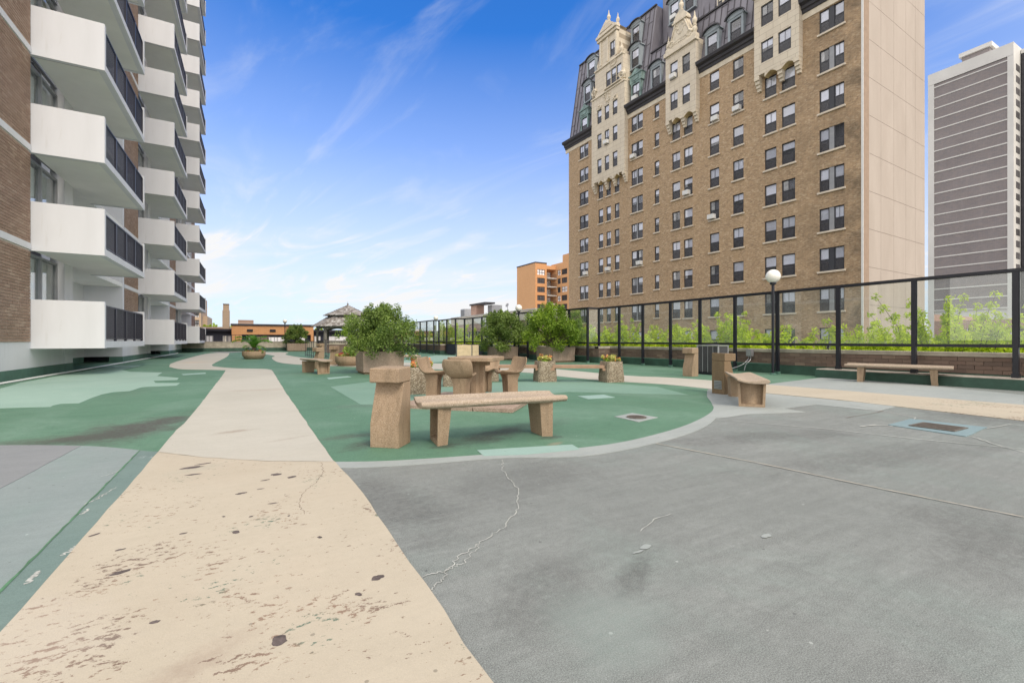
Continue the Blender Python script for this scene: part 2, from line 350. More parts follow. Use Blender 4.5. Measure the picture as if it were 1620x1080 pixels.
M['room'] = simple('dark_room', (0.09, 0.085, 0.09), 0.9, var=0.4, vs=1.5, rand=0.3)
M['copper'] = simple('green_copper', (0.20, 0.29, 0.275), 0.7, var=0.55, vs=2.5)
M['bluegrey'] = simple('blue_grey_metal', (0.30, 0.345, 0.375), 0.6, var=0.15, vs=1.5)
M['cornice'] = simple('cornice_dark', (0.045, 0.043, 0.05), 0.6, var=0.3, vs=0.6)
m, nt, b = new_mat('zinc_roof'); v = coords(nt)
c = mixc_(nt, noise(nt, coords(nt, (1, 1, 0.4)), 0.8, 7, 0.65, 0.4, 0.3, 0.75), (0.25, 0.24, 0.27), (0.155, 0.145, 0.17))
c = mixc_(nt, M_(nt, 'MULTIPLY', noise(nt, coords(nt, (3, 3, 0.3)), 1.0, 5, 0.6, 0, 0.5, 0.8), 0.5), c, (0.30, 0.29, 0.31))
L(nt, c, b.inputs['Base Color']); b.inputs['Roughness'].default_value = 0.48; b.inputs['Metallic'].default_value = 0.25; M['zinc'] = m
M['seam'] = simple('roof_seam', (0.085, 0.078, 0.09), 0.5, var=0.2)
M['acwhite'] = simple('white_plastic', (0.74, 0.74, 0.72), 0.5, var=0.05)
M['acgrey'] = simple('vent_grey', (0.17, 0.17, 0.18), 0.6)
M['metal'] = simple('galvanised', (0.42, 0.43, 0.45), 0.4, metal=0.6)
M['pipe_tan'] = simple('tan_edge', (0.34, 0.245, 0.175), 0.8)
M['stone_cap'] = simple('stone_cap', (0.40, 0.36, 0.29), 0.85, var=0.25, vs=3, bumps=0.2)
M['kerb'] = simple('kerb_top', (0.36, 0.32, 0.27), 0.9, var=0.25, vs=4, bumps=0.3)
M['wood_grey'] = simple('weathered_wood', (0.24, 0.225, 0.20), 0.85, var=0.25, vs=6)
M['wood_beam'] = simple('bench_beam', (0.34, 0.215, 0.14), 0.7, var=0.15, vs=5)
M['pale_wood'] = simple('pale_boards', (0.60, 0.48, 0.31), 0.8, var=0.12, vs=5)
M['roof_white'] = simple('white_roofing', (0.72, 0.67, 0.58), 0.8)
M['globe'] = None
m, nt, b = new_mat('opal_globe'); b.inputs['Base Color'].default_value = (0.86, 0.84, 0.78, 1); b.inputs['Roughness'].default_value = 0.3
b.inputs['Subsurface Weight'].default_value = 0.4; b.inputs['Subsurface Radius'].default_value = (0.2, 0.2, 0.2); M['globe'] = m
def shingle_mat():
    m, nt, b = new_mat('cedar_shingle'); at = N(nt, 'ShaderNodeAttribute'); at.attribute_name = 'tone'; v = coords(nt)
    c = RAMP(nt, at.outputs['Fac'], [(0, (0.16, 0.14, 0.125)), (0.5, (0.34, 0.32, 0.30)), (1, (0.56, 0.55, 0.54))])
    c = mixc_(nt, M_(nt, 'MULTIPLY', noise(nt, v, 1.6, 6, 0.7, 0.3, 0.45, 0.7), 0.6), c, (0.12, 0.105, 0.095))
    L(nt, c, b.inputs['Base Color']); b.inputs['Roughness'].default_value = 0.9; return m
M['shingle'] = shingle_mat()
def glass_mat(name, tint=(0.93, 0.96, 0.95), fac=0.10, rough=0.0, haze=0.05, hcol=(0.7, 0.75, 0.75)):
    m = bpy.data.materials.new(name); m.use_nodes = True; nt = m.node_tree; nt.nodes.clear()
    tr = N(nt, 'ShaderNodeBsdfTransparent'); tr.inputs[0].default_value = (*tint, 1)
    gl = N(nt, 'ShaderNodeBsdfGlossy'); gl.inputs['Roughness'].default_value = rough; gl.inputs[0].default_value = (1, 1, 1, 1)
    ge = N(nt, 'ShaderNodeNewGeometry'); dt = N(nt, 'ShaderNodeVectorMath', operation='DOT_PRODUCT'); L(nt, ge.outputs['Incoming'], dt.inputs[0]); L(nt, ge.outputs['Normal'], dt.inputs[1])
    q = M_(nt, 'POWER', M_(nt, 'SUBTRACT', 1.0, M_(nt, 'ABSOLUTE', dt.outputs['Value'])), 4.0)
    f = M_(nt, 'ADD', M_(nt, 'MULTIPLY', q, 0.85), fac * 0.5, clamp=True)
    mx = N(nt, 'ShaderNodeMixShader'); L(nt, f, mx.inputs[0]); L(nt, tr.outputs[0], mx.inputs[1]); L(nt, gl.outputs[0], mx.inputs[2])
    df = N(nt, 'ShaderNodeBsdfDiffuse'); df.inputs[0].default_value = (*hcol, 1)
    v = coords(nt); hz = M_(nt, 'MULTIPLY', noise(nt, v, 1.3, 6, 0.6, 0.3, 0.2, 0.9), haze * 2)
    m2 = N(nt, 'ShaderNodeMixShader'); L(nt, hz, m2.inputs[0]); L(nt, mx.outputs[0], m2.inputs[1]); L(nt, df.outputs[0], m2.inputs[2])
    o = N(nt, 'ShaderNodeOutputMaterial'); L(nt, m2.outputs[0], o.inputs[0]); return m
M['fence_glass'] = glass_mat('screen_glass', (0.93, 0.96, 0.95), 0.09, 0.0, 0.045)
M['win_glass'] = glass_mat('window_glass', (0.93, 0.94, 0.97), 0.14, 0.02, 0.03)
M['screen_glass'] = glass_mat('window_insect_screen', (0.42, 0.43, 0.46), 0.06, 0.2, 0.22, (0.30, 0.30, 0.33))
M['door_glass'] = glass_mat('door_glass', (0.85, 0.88, 0.88), 0.14, 0.0, 0.03)
def leaf_mat(name, c1, c2, trans=0.35):
    m = bpy.data.materials.new(name); m.use_nodes = True; nt = m.node_tree; nt.nodes.clear()
    at = N(nt, 'ShaderNodeAttribute'); at.attribute_name = 'tone'
    c = mixc_(nt, at.outputs['Fac'], c1, c2)
    d = N(nt, 'ShaderNodeBsdfPrincipled'); L(nt, c, d.inputs['Base Color']); d.inputs['Roughness'].default_value = 0.55; d.inputs['Specular IOR Level'].default_value = 0.3
    t = N(nt, 'ShaderNodeBsdfTranslucent'); L(nt, mixc_(nt, 1.0, c, (1.0, 1.1, 0.5), 'MULTIPLY'), t.inputs[0])
    mx = N(nt, 'ShaderNodeMixShader'); mx.inputs[0].default_value = trans; L(nt, d.outputs[0], mx.inputs[1]); L(nt, t.outputs[0], mx.inputs[2])
    o = N(nt, 'ShaderNodeOutputMaterial'); L(nt, mx.outputs[0], o.inputs[0]); return m
M['leaf_mid'] = leaf_mat('leaf_mid', (0.04, 0.085, 0.02), (0.30, 0.41, 0.10))
M['leaf_bright'] = leaf_mat('leaf_bright', (0.08, 0.16, 0.02), (0.38, 0.53, 0.06))
M['leaf_dark'] = leaf_mat('leaf_dark', (0.035, 0.08, 0.018), (0.13, 0.22, 0.04))
M['leaf_spring'] = leaf_mat('leaf_spring', (0.30, 0.40, 0.02), (0.72, 0.82, 0.06), 0.5)
M['leaf_palm'] = leaf_mat('leaf_palm', (0.05, 0.16, 0.02), (0.17, 0.36, 0.05), 0.3)
M['leaf_yellow'] = leaf_mat('leaf_yellow', (0.35, 0.38, 0.06), (0.75, 0.68, 0.30), 0.3)
M['petal_red'] = leaf_mat('petal_red', (0.40, 0.015, 0.03), (0.70, 0.10, 0.10), 0.2)
M['petal_orange'] = leaf_mat('petal_orange', (0.65, 0.16, 0.05), (0.75, 0.40, 0.15), 0.2)
M['bark'] = simple('bark', (0.12, 0.09, 0.065), 0.9, bumps=0.4)
# ------------------------------------------------------------------ ground and deck
def paint(name, c_lo, c_hi, worn=None, wornamt=0.0, dirt=(0.08, 0.07, 0.06), dirtamt=0.35, streak=0.3, spots=None, pits=None, grain=0.10, tintc=None, tintamt=0.0):
    m, nt, b = new_mat(name); v = coords(nt, world=True)
    c = mixc_(nt, noise(nt, v, 0.55, 7, 0.6, 0.5, 0.3, 0.7), c_lo, c_hi)
    if tintc: c = mixc_(nt, M_(nt, 'MULTIPLY', noise(nt, coords(nt, (0.8, 0.5, 1), world=True), 0.9, 7, 0.65, 0.6, 0.48, 0.68), tintamt), c, tintc)
    mp = N(nt, 'ShaderNodeMapping'); g = N(nt, 'ShaderNodeNewGeometry'); L(nt, g.outputs['Position'], mp.inputs[0])
    mp.inputs['Rotation'].default_value = (0, 0, R(12)); mp.inputs['Scale'].default_value = (0.5, 5.0, 1)
    st = noise(nt, mp.outputs[0], 2.6, 10, 0.72, 0.4, 0.44, 0.74)
    c = mixc_(nt, M_(nt, 'MULTIPLY', st, streak), c, tuple(x * 0.45 for x in c_lo))
    big = noise(nt, coords(nt, (1, 0.8, 1), world=True), 0.33, 8, 0.66, 0.8, 0.50, 0.70)
    c = mixc_(nt, M_(nt, 'MULTIPLY', big, dirtamt), c, dirt)
    c = mixc_(nt, M_(nt, 'MULTIPLY', noise(nt, v, 5.5, 9, 0.75, 0.6, 0.42, 0.68), grain * 1.8), c, tuple(x * 0.6 for x in c_lo))
    fine = noise(nt, v, 26, 8, 0.8, 0.2, 0.36, 0.66)
    c = mixc_(nt, M_(nt, 'MULTIPLY', fine, grain * 2), c, tuple(x * 0.45 for x in c_lo))
    gr = noise(nt, v, 210, 5, 0.8, 0, 0.42, 0.66)
    c = mixc_(nt, M_(nt, 'MULTIPLY', gr, grain * 2.2), c, tuple(min(1, x * 1.9) for x in c_hi))
    if worn:
        wv = noise(nt, v, 1.9, 10, 0.72, 0.4, 0.64, 0.70); c = mixc_(nt, M_(nt, 'MULTIPLY', wv, wornamt), c, worn)
    # small pale flecks and dark crumbs scattered on the coating
    vo = N(nt, 'ShaderNodeTexVoronoi'); L(nt, v, vo.inputs['Vector']); vo.inputs['Scale'].default_value = 4.2
    rs = N(nt, 'ShaderNodeSeparateColor'); L(nt, vo.outputs['Color'], rs.inputs[0])
    fl = M_(nt, 'MULTIPLY', M_(nt, 'LESS_THAN', vo.outputs['Distance'], M_(nt, 'MULTIPLY', rs.outputs[1], 0.035)), M_(nt, 'GREATER_THAN', rs.outputs[0], 0.62))
    c = mixc_(nt, M_(nt, 'MULTIPLY', fl, 0.75), c, (0.55, 0.55, 0.52))
    v2_ = N(nt, 'ShaderNodeTexVoronoi'); L(nt, v, v2_.inputs['Vector']); v2_.inputs['Scale'].default_value = 16
    r2_ = N(nt, 'ShaderNodeSeparateColor'); L(nt, v2_.outputs['Color'], r2_.inputs[0])
    f2_ = M_(nt, 'MULTIPLY', M_(nt, 'LESS_THAN', v2_.outputs['Distance'], M_(nt, 'MULTIPLY', r2_.outputs[1], 0.13)), M_(nt, 'GREATER_THAN', r2_.outputs[0], 0.70))
    c = mixc_(nt, M_(nt, 'MULTIPLY', f2_, 0.55), c, RAMP(nt, r2_.outputs[2], [(0.45, tuple(x * 0.35 for x in c_lo)), (0.55, tuple(min(1, x * 2.0) for x in c_hi))]))
    if pits:   # chips through the coat: clustered, stretched
        mk = noise(nt, coords(nt, (1, 1, 1), world=True), 1.5, 6, 0.65, 0.6, 0.46, 0.60)
        near = N(nt, 'ShaderNodeSeparateXYZ'); L(nt, g.outputs['Position'], near.inputs[0])
        fall = RAMP(nt, M_(nt, 'DIVIDE', near.outputs[1], 6.0), [(0.10, G1(1)), (0.45, G1(0.62)), (0.75, G1(0.28)), (1, G1(0.12))])
        mp2 = N(nt, 'ShaderNodeMapping'); L(nt, g.outputs['Position'], mp2.inputs[0]); mp2.inputs['Rotation'].default_value = (0, 0, R(24)); mp2.inputs['Scale'].default_value = (1, 1.7, 1)
        pv = N(nt, 'ShaderNodeTexNoise'); L(nt, mp2.outputs[0], pv.inputs[0]); pv.inputs['Scale'].default_value = 26; pv.inputs['Detail'].default_value = 8; pv.inputs['Roughness'].default_value = 0.72
        th = M_(nt, 'SUBTRACT', 0.655, M_(nt, 'MULTIPLY', M_(nt, 'ADD', M_(nt, 'MULTIPLY', mk, fall), M_(nt, 'MULTIPLY', fall, 0.06)), 0.165))
        pit = M_(nt, 'GREATER_THAN', pv.outputs[0], th)
        pc = RAMP(nt, noise(nt, v, 1.6, 2, 0.5), [(0.40, (0.13, 0.085, 0.065)), (0.54, (0.22, 0.14, 0.095)), (0.58, (0.07, 0.13, 0.095))])
        c = mixc_(nt, M_(nt, 'MULTIPLY', pit, 0.85), c, pc)
    if spots:  # soft stains and painted contact shade: (x, y, rx, ry, rotation, strength, colour)
        nz = N(nt, 'ShaderNodeTexNoise'); L(nt, v, nz.inputs['Vector']); nz.inputs['Scale'].default_value = 2.2; nz.inputs['Detail'].default_value = 7; nz.inputs['Roughness'].default_value = 0.65
        for (x, y, rx, ry, rot, s, colr) in spots:
            q = N(nt, 'ShaderNodeMapping', vector_type='TEXTURE'); L(nt, g.outputs['Position'], q.inputs[0]); q.inputs['Location'].default_value = (x, y, 0)
            q.inputs['Rotation'].default_value = (0, 0, rot); q.inputs['Scale'].default_value = (rx, ry, 1000)
            ln = N(nt, 'ShaderNodeVectorMath', operation='LENGTH'); L(nt, q.outputs[0], ln.inputs[0])
            dd = M_(nt, 'ADD', ln.outputs['Value'], M_(nt, 'MULTIPLY', M_(nt, 'SUBTRACT', nz.outputs[0], 0.5), 1.9))
            f = M_(nt, 'MULTIPLY', RAMP(nt, dd, [(0.2, G1(1)), (1.1, G1(0))], 'EASE'), M_(nt, 'ADD', M_(nt, 'MULTIPLY', fine, 0.55), 0.4))
            c = mixc_(nt, M_(nt, 'MULTIPLY', f, s), c, colr)
    L(nt, c, b.inputs['Base Color']); b.inputs['Roughness'].default_value = 0.78; b.inputs['Specular IOR Level'].default_value = 0.3
    bump(nt, b, M_(nt, 'ADD', noise(nt, v, 120, 4, 0.6), M_(nt, 'MULTIPLY', noise(nt, v, 14, 5, 0.6), 0.8)), 0.35, 0.004)
    return m
DK = (0.055, 0.052, 0.05)
def SP(u, v, rx, ry, rot, s, c):
    x, y = G(u, v); return (x, y, rx, ry, R(rot), s, c)
M['deck_grey'] = paint('deck_grey', (0.15, 0.163, 0.154), (0.235, 0.25, 0.238), worn=(0.32, 0.36, 0.34), wornamt=0.25, dirt=(0.14, 0.138, 0.132), dirtamt=0.5, streak=0.6, tintc=(0.18, 0.27, 0.235), tintamt=0.5, grain=0.27,
    spots=[SP(1580, 655, 1.8, 0.9, 0, 0.55, DK), SP(1210, 690, 1.5, 0.35, -15, 0.5, DK), SP(1560, 850, 0.8, 0.5, 10, 0.4, DK), SP(640, 800, 0.35, 0.9, 10, 0.45, DK), SP(1010, 905, 0.35, 0.1, 30, 0.55, DK), SP(850, 940, 0.5, 0.25, 30, 0.35, DK),
           SP(970, 990, 0.35, 0.28, 0, 0.5, (0.24, 0.30, 0.275)), SP(820, 760, 1.2, 0.5, 10, 0.3, DK), SP(1420, 720, 2.2, 0.4, -10, 0.35, DK)])
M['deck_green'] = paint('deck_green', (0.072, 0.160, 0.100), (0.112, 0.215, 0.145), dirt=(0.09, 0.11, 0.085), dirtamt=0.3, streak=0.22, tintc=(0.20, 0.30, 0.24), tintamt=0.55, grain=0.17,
    spots=[SP(780, 688, 1.0, 0.3, 25, 1.1, (0.06, 0.062, 0.052)), SP(600, 700, 0.5, 0.25, 20, 0.9, (0.065, 0.06, 0.05)), SP(560, 690, 0.7, 0.2, 0, 0.7, (0.08, 0.075, 0.06)), SP(745, 628, 1.7, 1.0, 0, 0.45, (0.07, 0.085, 0.07)), SP(870, 692, 0.2, 0.12, 0, 0.9, (0.05, 0.055, 0.045)), SP(700, 706, 0.22, 0.12, 0, 0.9, (0.05, 0.055, 0.045)), SP(205, 680, 1.7, 0.62, 62, 1.25, (0.075, 0.065, 0.06)), SP(120, 695, 0.9, 0.35, 40, 0.8, (0.07, 0.08, 0.065)), SP(30, 700, 0.8, 0.3, 10, 0.6, (0.09, 0.08, 0.07)), SP(600, 640, 1.2, 0.3, 0, 0.4, (0.09, 0.10, 0.09)), SP(880, 668, 0.7, 0.25, 30, 0.35, (0.07, 0.09, 0.075)),  # partly stains, partly contact shade painted under the bench and at furniture bases
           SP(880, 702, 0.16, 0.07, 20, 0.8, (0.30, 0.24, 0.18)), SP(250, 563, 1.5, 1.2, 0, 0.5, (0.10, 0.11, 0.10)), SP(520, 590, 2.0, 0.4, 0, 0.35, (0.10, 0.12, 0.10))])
M['deck_green_light'] = paint('deck_green_light', (0.24, 0.36, 0.295), (0.29, 0.41, 0.345), dirtamt=0.15, dirt=(0.14, 0.2, 0.16), streak=0.12, grain=0.05)
M['deck_green_mid'] = paint('deck_green_mid', (0.15, 0.26, 0.20), (0.19, 0.305, 0.24), dirtamt=0.25, dirt=(0.12, 0.15, 0.12), streak=0.15, grain=0.06)
M['path_cream'] = paint('path_cream', (0.415, 0.366, 0.282), (0.475, 0.424, 0.334), dirt=(0.42, 0.32, 0.23), dirtamt=0.22, streak=0.08, pits=True, grain=0.05,
    spots=[SP(300, 745, 0.3, 0.15, 20, 0.35, (0.32, 0.33, 0.27)), SP(60, 1000, 0.3, 0.5, 20, 0.2, (0.6, 0.55, 0.5)), SP(300, 1060, 0.25, 0.12, 30, 0.4, (0.25, 0.17, 0.13))])
M['path_pale'] = paint('path_pale', (0.41, 0.392, 0.333), (0.475, 0.456, 0.395), dirt=(0.36, 0.31, 0.25), dirtamt=0.22, streak=0.10, grain=0.05,
    spots=[SP(365, 684, 0.35, 0.13, 15, 0.75, (0.25, 0.19, 0.14)), SP(425, 617, 1.1, 0.13, -10, 0.75, (0.33, 0.23, 0.17)), SP(462, 694, 0.3, 0.07, 20, 0.5, (0.28, 0.22, 0.17)), SP(310, 573, 0.9, 1.6, 0, 0.5, (0.50, 0.36, 0.25))])
M['deck_left_grey'] = paint('deck_left_grey', (0.20, 0.245, 0.24), (0.25, 0.29, 0.285), dirt=(0.15, 0.16, 0.16), dirtamt=0.3, streak=0.18, tintc=(0.20, 0.29, 0.255), tintamt=0.5, grain=0.08)
M['deck_left_purple'] = paint('deck_left_purple', (0.195, 0.21, 0.215), (0.24, 0.25, 0.255), dirtamt=0.3, dirt=(0.15, 0.15, 0.15), streak=0.18, grain=0.08)
M['deck_left_green'] = paint('deck_left_green', (0.125, 0.19, 0.175), (0.17, 0.23, 0.21), worn=(0.6, 0.6, 0.6), wornamt=0.5, dirtamt=0.4, dirt=(0.1, 0.12, 0.12), streak=0.2, grain=0.1)
M['deck_lightgrey'] = paint('deck_light_grey', (0.27, 0.30, 0.29), (0.35, 0.375, 0.36), dirtamt=0.3, dirt=(0.2, 0.2, 0.2), streak=0.2, grain=0.06)
M['patch_blue'] = paint('patch_blue', (0.175, 0.25, 0.275), (0.22, 0.30, 0.315), dirtamt=0.3, streak=0.1, grain=0.06)
M['patch_pale'] = paint('patch_pale', (0.24, 0.355, 0.315), (0.29, 0.41, 0.37), dirtamt=0.15, streak=0.08, grain=0.05)
M['street'] = simple('street_asphalt', (0.16, 0.16, 0.155), 0.9, var=0.2, vs=0.3)
M['crack_white'] = simple('crack_filler', (0.42, 0.43, 0.40), 0.9, var=0.3, vs=14)
M['crack_green'] = simple('joint_green', (0.07, 0.17, 0.09), 0.9, var=0.4, vs=9)
M['crack_tan'] = simple('joint_tan', (0.40, 0.36, 0.29), 0.9, var=0.35, vs=6)
M['crack_dark'] = simple('joint_dark', (0.17, 0.13, 0.10), 0.9, var=0.3, vs=9)
M['blemish'] = simple('blemish', (0.095, 0.075, 0.07), 0.9, var=0.5, vs=40, bumps=0.5)
M['grate'] = simple('rusty_grate', (0.125, 0.105, 0.085), 0.7, var=0.4, vs=30)

def wobble(pts, amp=0.006, step=0.22):
    r = random.Random(len(pts)); out = []
    for i, p in enumerate(pts):
        q = pts[(i + 1) % len(pts)]; ln = math.hypot(q[0] - p[0], q[1] - p[1]); out.append(p)
        if ln < step or max(abs(p[0]), abs(p[1]), abs(q[0]), abs(q[1])) > 60: continue
        n = min(60, int(ln / step)); nx_, ny_ = -(q[1] - p[1]) / ln, (q[0] - p[0]) / ln
        for k in range(1, n):
            t = k / n; a = r.uniform(-amp, amp); out.append((p[0] + (q[0] - p[0]) * t + nx_ * a, p[1] + (q[1] - p[1]) * t + ny_ * a))
    return out
def sheet(name, pts, z, mat, kind='structure'):
    if name != 'ground': pts = wobble(pts)
    mb = MB(); n = len(pts); mb.add([(p[0], p[1], z) for p in pts], [tuple(range(n))]); 
    sk = len(mb.v); z0_ = z - 0.0035 if z < .006 else max(0.0005, z - 0.0045)
    me = bpy.data.meshes.new(name); me.from_pydata(mb.v, [], mb.f); me.materials.append(mat)
    bm = bmesh.new(); bm.from_mesh(me); bmesh.ops.triangulate(bm, faces=bm.faces)
    for f in bm.faces:
        f.normal_update()
        if f.normal.z < 0: f.normal_flip()
    ext = bmesh.ops.extrude_edge_only(bm, edges=[e for e in bm.edges if e.is_boundary])
    for q in ext['geom']:
        if isinstance(q, bmesh.types.BMVert): q.co.z = 0.0004
    bm.to_mesh(me); bm.free()
    o = bpy.data.objects.new(name, me); COL.objects.link(o); o['kind'] = kind; return o
def smooth(pts, k=6, closed=False):
    out = []; n = len(pts)
    for i in range(n - 1):
        p0 = pts[max(i - 1, 0)]; p1 = pts[i]; p2 = pts[i + 1]; p3 = pts[min(i + 2, n - 1)]
        for j in range(k):
            t = j / k
            out.append(tuple(0.5 * (2 * b + (-a + c) * t + (2 * a - 5 * b + 4 * c - d) * t * t + (-a + 3 * b - 3 * c + d) * t ** 3) for a, b, c, d in zip(p0, p1, p2, p3)))
    out.append(tuple(pts[-1])); return out
def PG(*uv): return [G(u, v) for u, v in uv]
def ribbon(mb, pts, wd, z, jit=0.0, sub=1):
    P = []
    for i in range(len(pts) - 1):
        a, b = Vector(pts[i]), Vector(pts[i + 1]); dn = (b - a)
        if dn.length < 1e-6: continue
        nrm = Vector((-dn.y, dn.x)).normalized()
        for j in range(sub):
            q = a + dn * (j / sub); q = q + nrm * rnd.uniform(-jit, jit); P.append(q)
    P.append(Vector(pts[-1])); vs = []
    for i, p in enumerate(P):
        d = (P[min(i + 1, len(P) - 1)] - P[max(i - 1, 0)]).normalized(); nn = Vector((-d.y, d.x)); ww = wd * rnd.uniform(0.55, 1.2) / 2 if jit else wd / 2
        vs += [(*(p + nn * ww), z), (*(p - nn * ww), z)]
    mb.add(vs, [(2 * i, 2 * i + 1, 2 * i + 3, 2 * i + 2) for i in range(len(P) - 1)])

XW, XB = -5.46, -3.88                     # facade plane and balcony front plane of the white building
XF = 14.05                                # glass screen
PITCH, Y0, LV, Z0 = 13.75, 17.85, 2.765, 0.83
YE = 50.0                                 # far end of the deck
sheet('ground', [(-2500, -900), (2500, -900), (2500, 3500), (-2500, 3500)], -7.0, M['street'])
db = MB(); db.box(-16, 15.2, -30, YE + 0.6, -0.5, 0.0); tag(db.build('deck', M['deck_grey']), kind='structure')
# green coating
midL = [(530, 731), (520, 719.8), (481.5, 663.6), (449.4, 617), (431.8, 588), (423.7, 584), (372.4, 582.7), (335.5, 578.5), (345, 571), (359.5, 564), (363, 558.3)]
circ_in = [(1119, 619), (1119, 628), (1128, 640.5), (1124, 653), (1083.5, 673.4), (1002, 696), (916, 709), (800, 717), (690, 725), (600, 730), (530, 731)]
gm = smooth(PG(*midL), 3)
right_edge = [(11.0, YE - 0.05), (14.6, YE - 0.05), (14.6, 6.9), G(1301, 597.2), G(1219, 607), G(1125, 602)]
green_mid = gm + [(UY(400, YE), YE - 0.05)] + right_edge + smooth(PG(*circ_in), 6)[:-1]
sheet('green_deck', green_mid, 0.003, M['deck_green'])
gl_edge = [(-40, 707), (40, 704.5), (100, 704.5), (160, 706.5), (205, 710.5), (250, 716)]
pathL_far = [(250, 716), (279, 681), (308, 651), (356, 588), (352, 585.8), (334, 585), (289, 584.3), (272, 581.5), (268, 579), (279, 572), (324, 560), (345, 558)]
green_left = smooth(PG(*gl_edge), 5) + smooth(PG(*pathL_far), 3)[1:] + [(UY(330, YE), YE - 0.05), (-6.85, YE - 0.05), (-6.85, 7.0)]
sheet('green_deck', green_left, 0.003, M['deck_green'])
Zc = lambda q: [( (q[i][0]) / 3.115, 540 + q[i][1] / 3.115) for i in range(len(q))]
lp = Zc([(-60, 331), (0, 330), (250, 323), (262, 316), (300, 308), (390, 305), (440, 284), (500, 262), (560, 250), (640, 245), (700, 226), (760, 222), (870, 218), (887, 205), (765, 205), (758, 194), (872, 190), (882, 180), (775, 171), (800, 153), (640, 150), (600, 140), (700, 118), (560, 120), (300, 168), (100, 205), (-60, 250)])
sheet('light_green_coat', PG(*lp), 0.006, M['deck_green_light'])
sheet('light_green_coat', PG((640, 577), (700, 572), (860, 566), (760, 563), (690, 562), (660, 566), (600, 578)), 0.006, M['deck_green_light'])
sheet('light_green_coat', PG((523, 612), (640, 596), (760, 606), (900, 601), (1040, 612), (1090, 625), (900, 620), (700, 640), (570, 640)), 0.006, M['deck_green_mid'])
# near left grey field
lg = smooth(PG(*gl_edge), 5)
px0 = G(0, 1005)[0]
left_field = lg + [(G(247, 716)[0] + 0.04, G(247, 716)[1]), (px0 + 0.02, 2.4), (px0 + 0.02, -6), (-6, -6), (-6.85, 6)]
sheet('grey_coat', left_field, 0.003, M['deck_left_grey'])
a1, a2 = Vector(G(-60, 805)), Vector(G(128, 706.5))
sheet('grey_coat', [G(-60, 705), G(0, 704.8), G(60, 704.4), G(128, 705.6), tuple(a1 * 0.5 + a2 * 0.5), tuple(a1), G(-300, 900)], 0.006, M['deck_left_purple'])
e1, e2 = G(221, 713.5), G(77, 860)
sl = ((e2[0] - e1[0]) / (e2[1] - e1[1])); e3 = (e1[0] + sl * (1.0 - e1[1]), 1.0)
pl = G(247, 716)
sheet('green_strip', [e1, (pl[0] + 0.04, pl[1]), (px0 + 0.02, 2.4), (px0 + 0.02, 1.0), e3], 0.006, M['deck_left_green'])
# cream path
pathR = [(530, 731), (520, 719.8), (481.5, 663.6), (449.4, 617), (431.8, 588), (427, 585), (415, 583.6), (372.4, 582.7), (345, 580.5), (335.5, 578.5), (340, 574), (359.5, 564), (363, 558.3)]
xr = G(775, 1080)[0]
near_path = PG((250, 716), (320, 724.5), (420, 730.5), (530, 731)) + [(xr + 0.02, 3.2), (xr, 1.0), (xr, -3), (px0, -3), (px0, 1.5), (px0, 3.2)]
sheet('cream_path', near_path, 0.009, M['path_cream'])
far_path = smooth(PG(*pathL_far), 3) + smooth(PG(*pathR), 3)[::-1] + PG((420, 730.5), (320, 724.5))
sheet('pale_path', far_path, 0.009, M['path_pale'])
up = [(413, 557), (454, 557.3), (452, 561), (485, 566.5), (560, 571), (640, 573.5), (760, 577), (830, 580.5), (880, 584), (987, 594), (1050, 597), (1125.6, 602), (1170, 606)]
lo = [(1165, 618.5), (1125.6, 615.6), (1050, 608), (953.7, 602), (880, 594.8), (820, 588.5), (720, 585), (600, 582), (493, 577.5), (458, 575.7), (437.4, 572), (430, 566), (434, 563), (417, 560)]
sheet('pale_path', smooth(PG(*up), 4) + smooth(PG(*lo), 4), 0.009, M['path_pale'])
sheet('cream_path', PG((1170, 606), (1214, 608.6), (1330, 617.8), (1620, 641)) + [(12.5, -6), (11.4, -6)] + PG((1620, 666), (1330, 633), (1212, 622), (1165, 618.5)), 0.009, M['path_cream'])
circ_out = [(1119, 617.5), (1129, 630), (1138, 648), (1131.5, 663), (1103.7, 681), (1038, 701), (926.5, 721.5), (800, 724.5), (690, 733), (600, 739), (537, 741)]
sheet('grey_border', smooth(PG(*circ_out), 6) + smooth(PG(*circ_in), 6)[::-1], 0.006, M['deck_lightgrey'])
sheet('light_grey_coat', PG((1122, 630), (1121, 620), (1160, 618.8), (1212, 622.3), (1420, 642), (1390, 650), (1290, 640), (1240, 646), (1275, 652), (1180, 655), (1150, 660), (1126, 662), (1131, 648)), 0.0045, M['deck_lightgrey'])
sheet('light_grey_coat', PG((1219, 607), (1301, 597.2), (1400, 603), (1620, 625), (1620, 641), (1330, 617.8), (1214, 608.6)), 0.006, M['deck_lightgrey'])
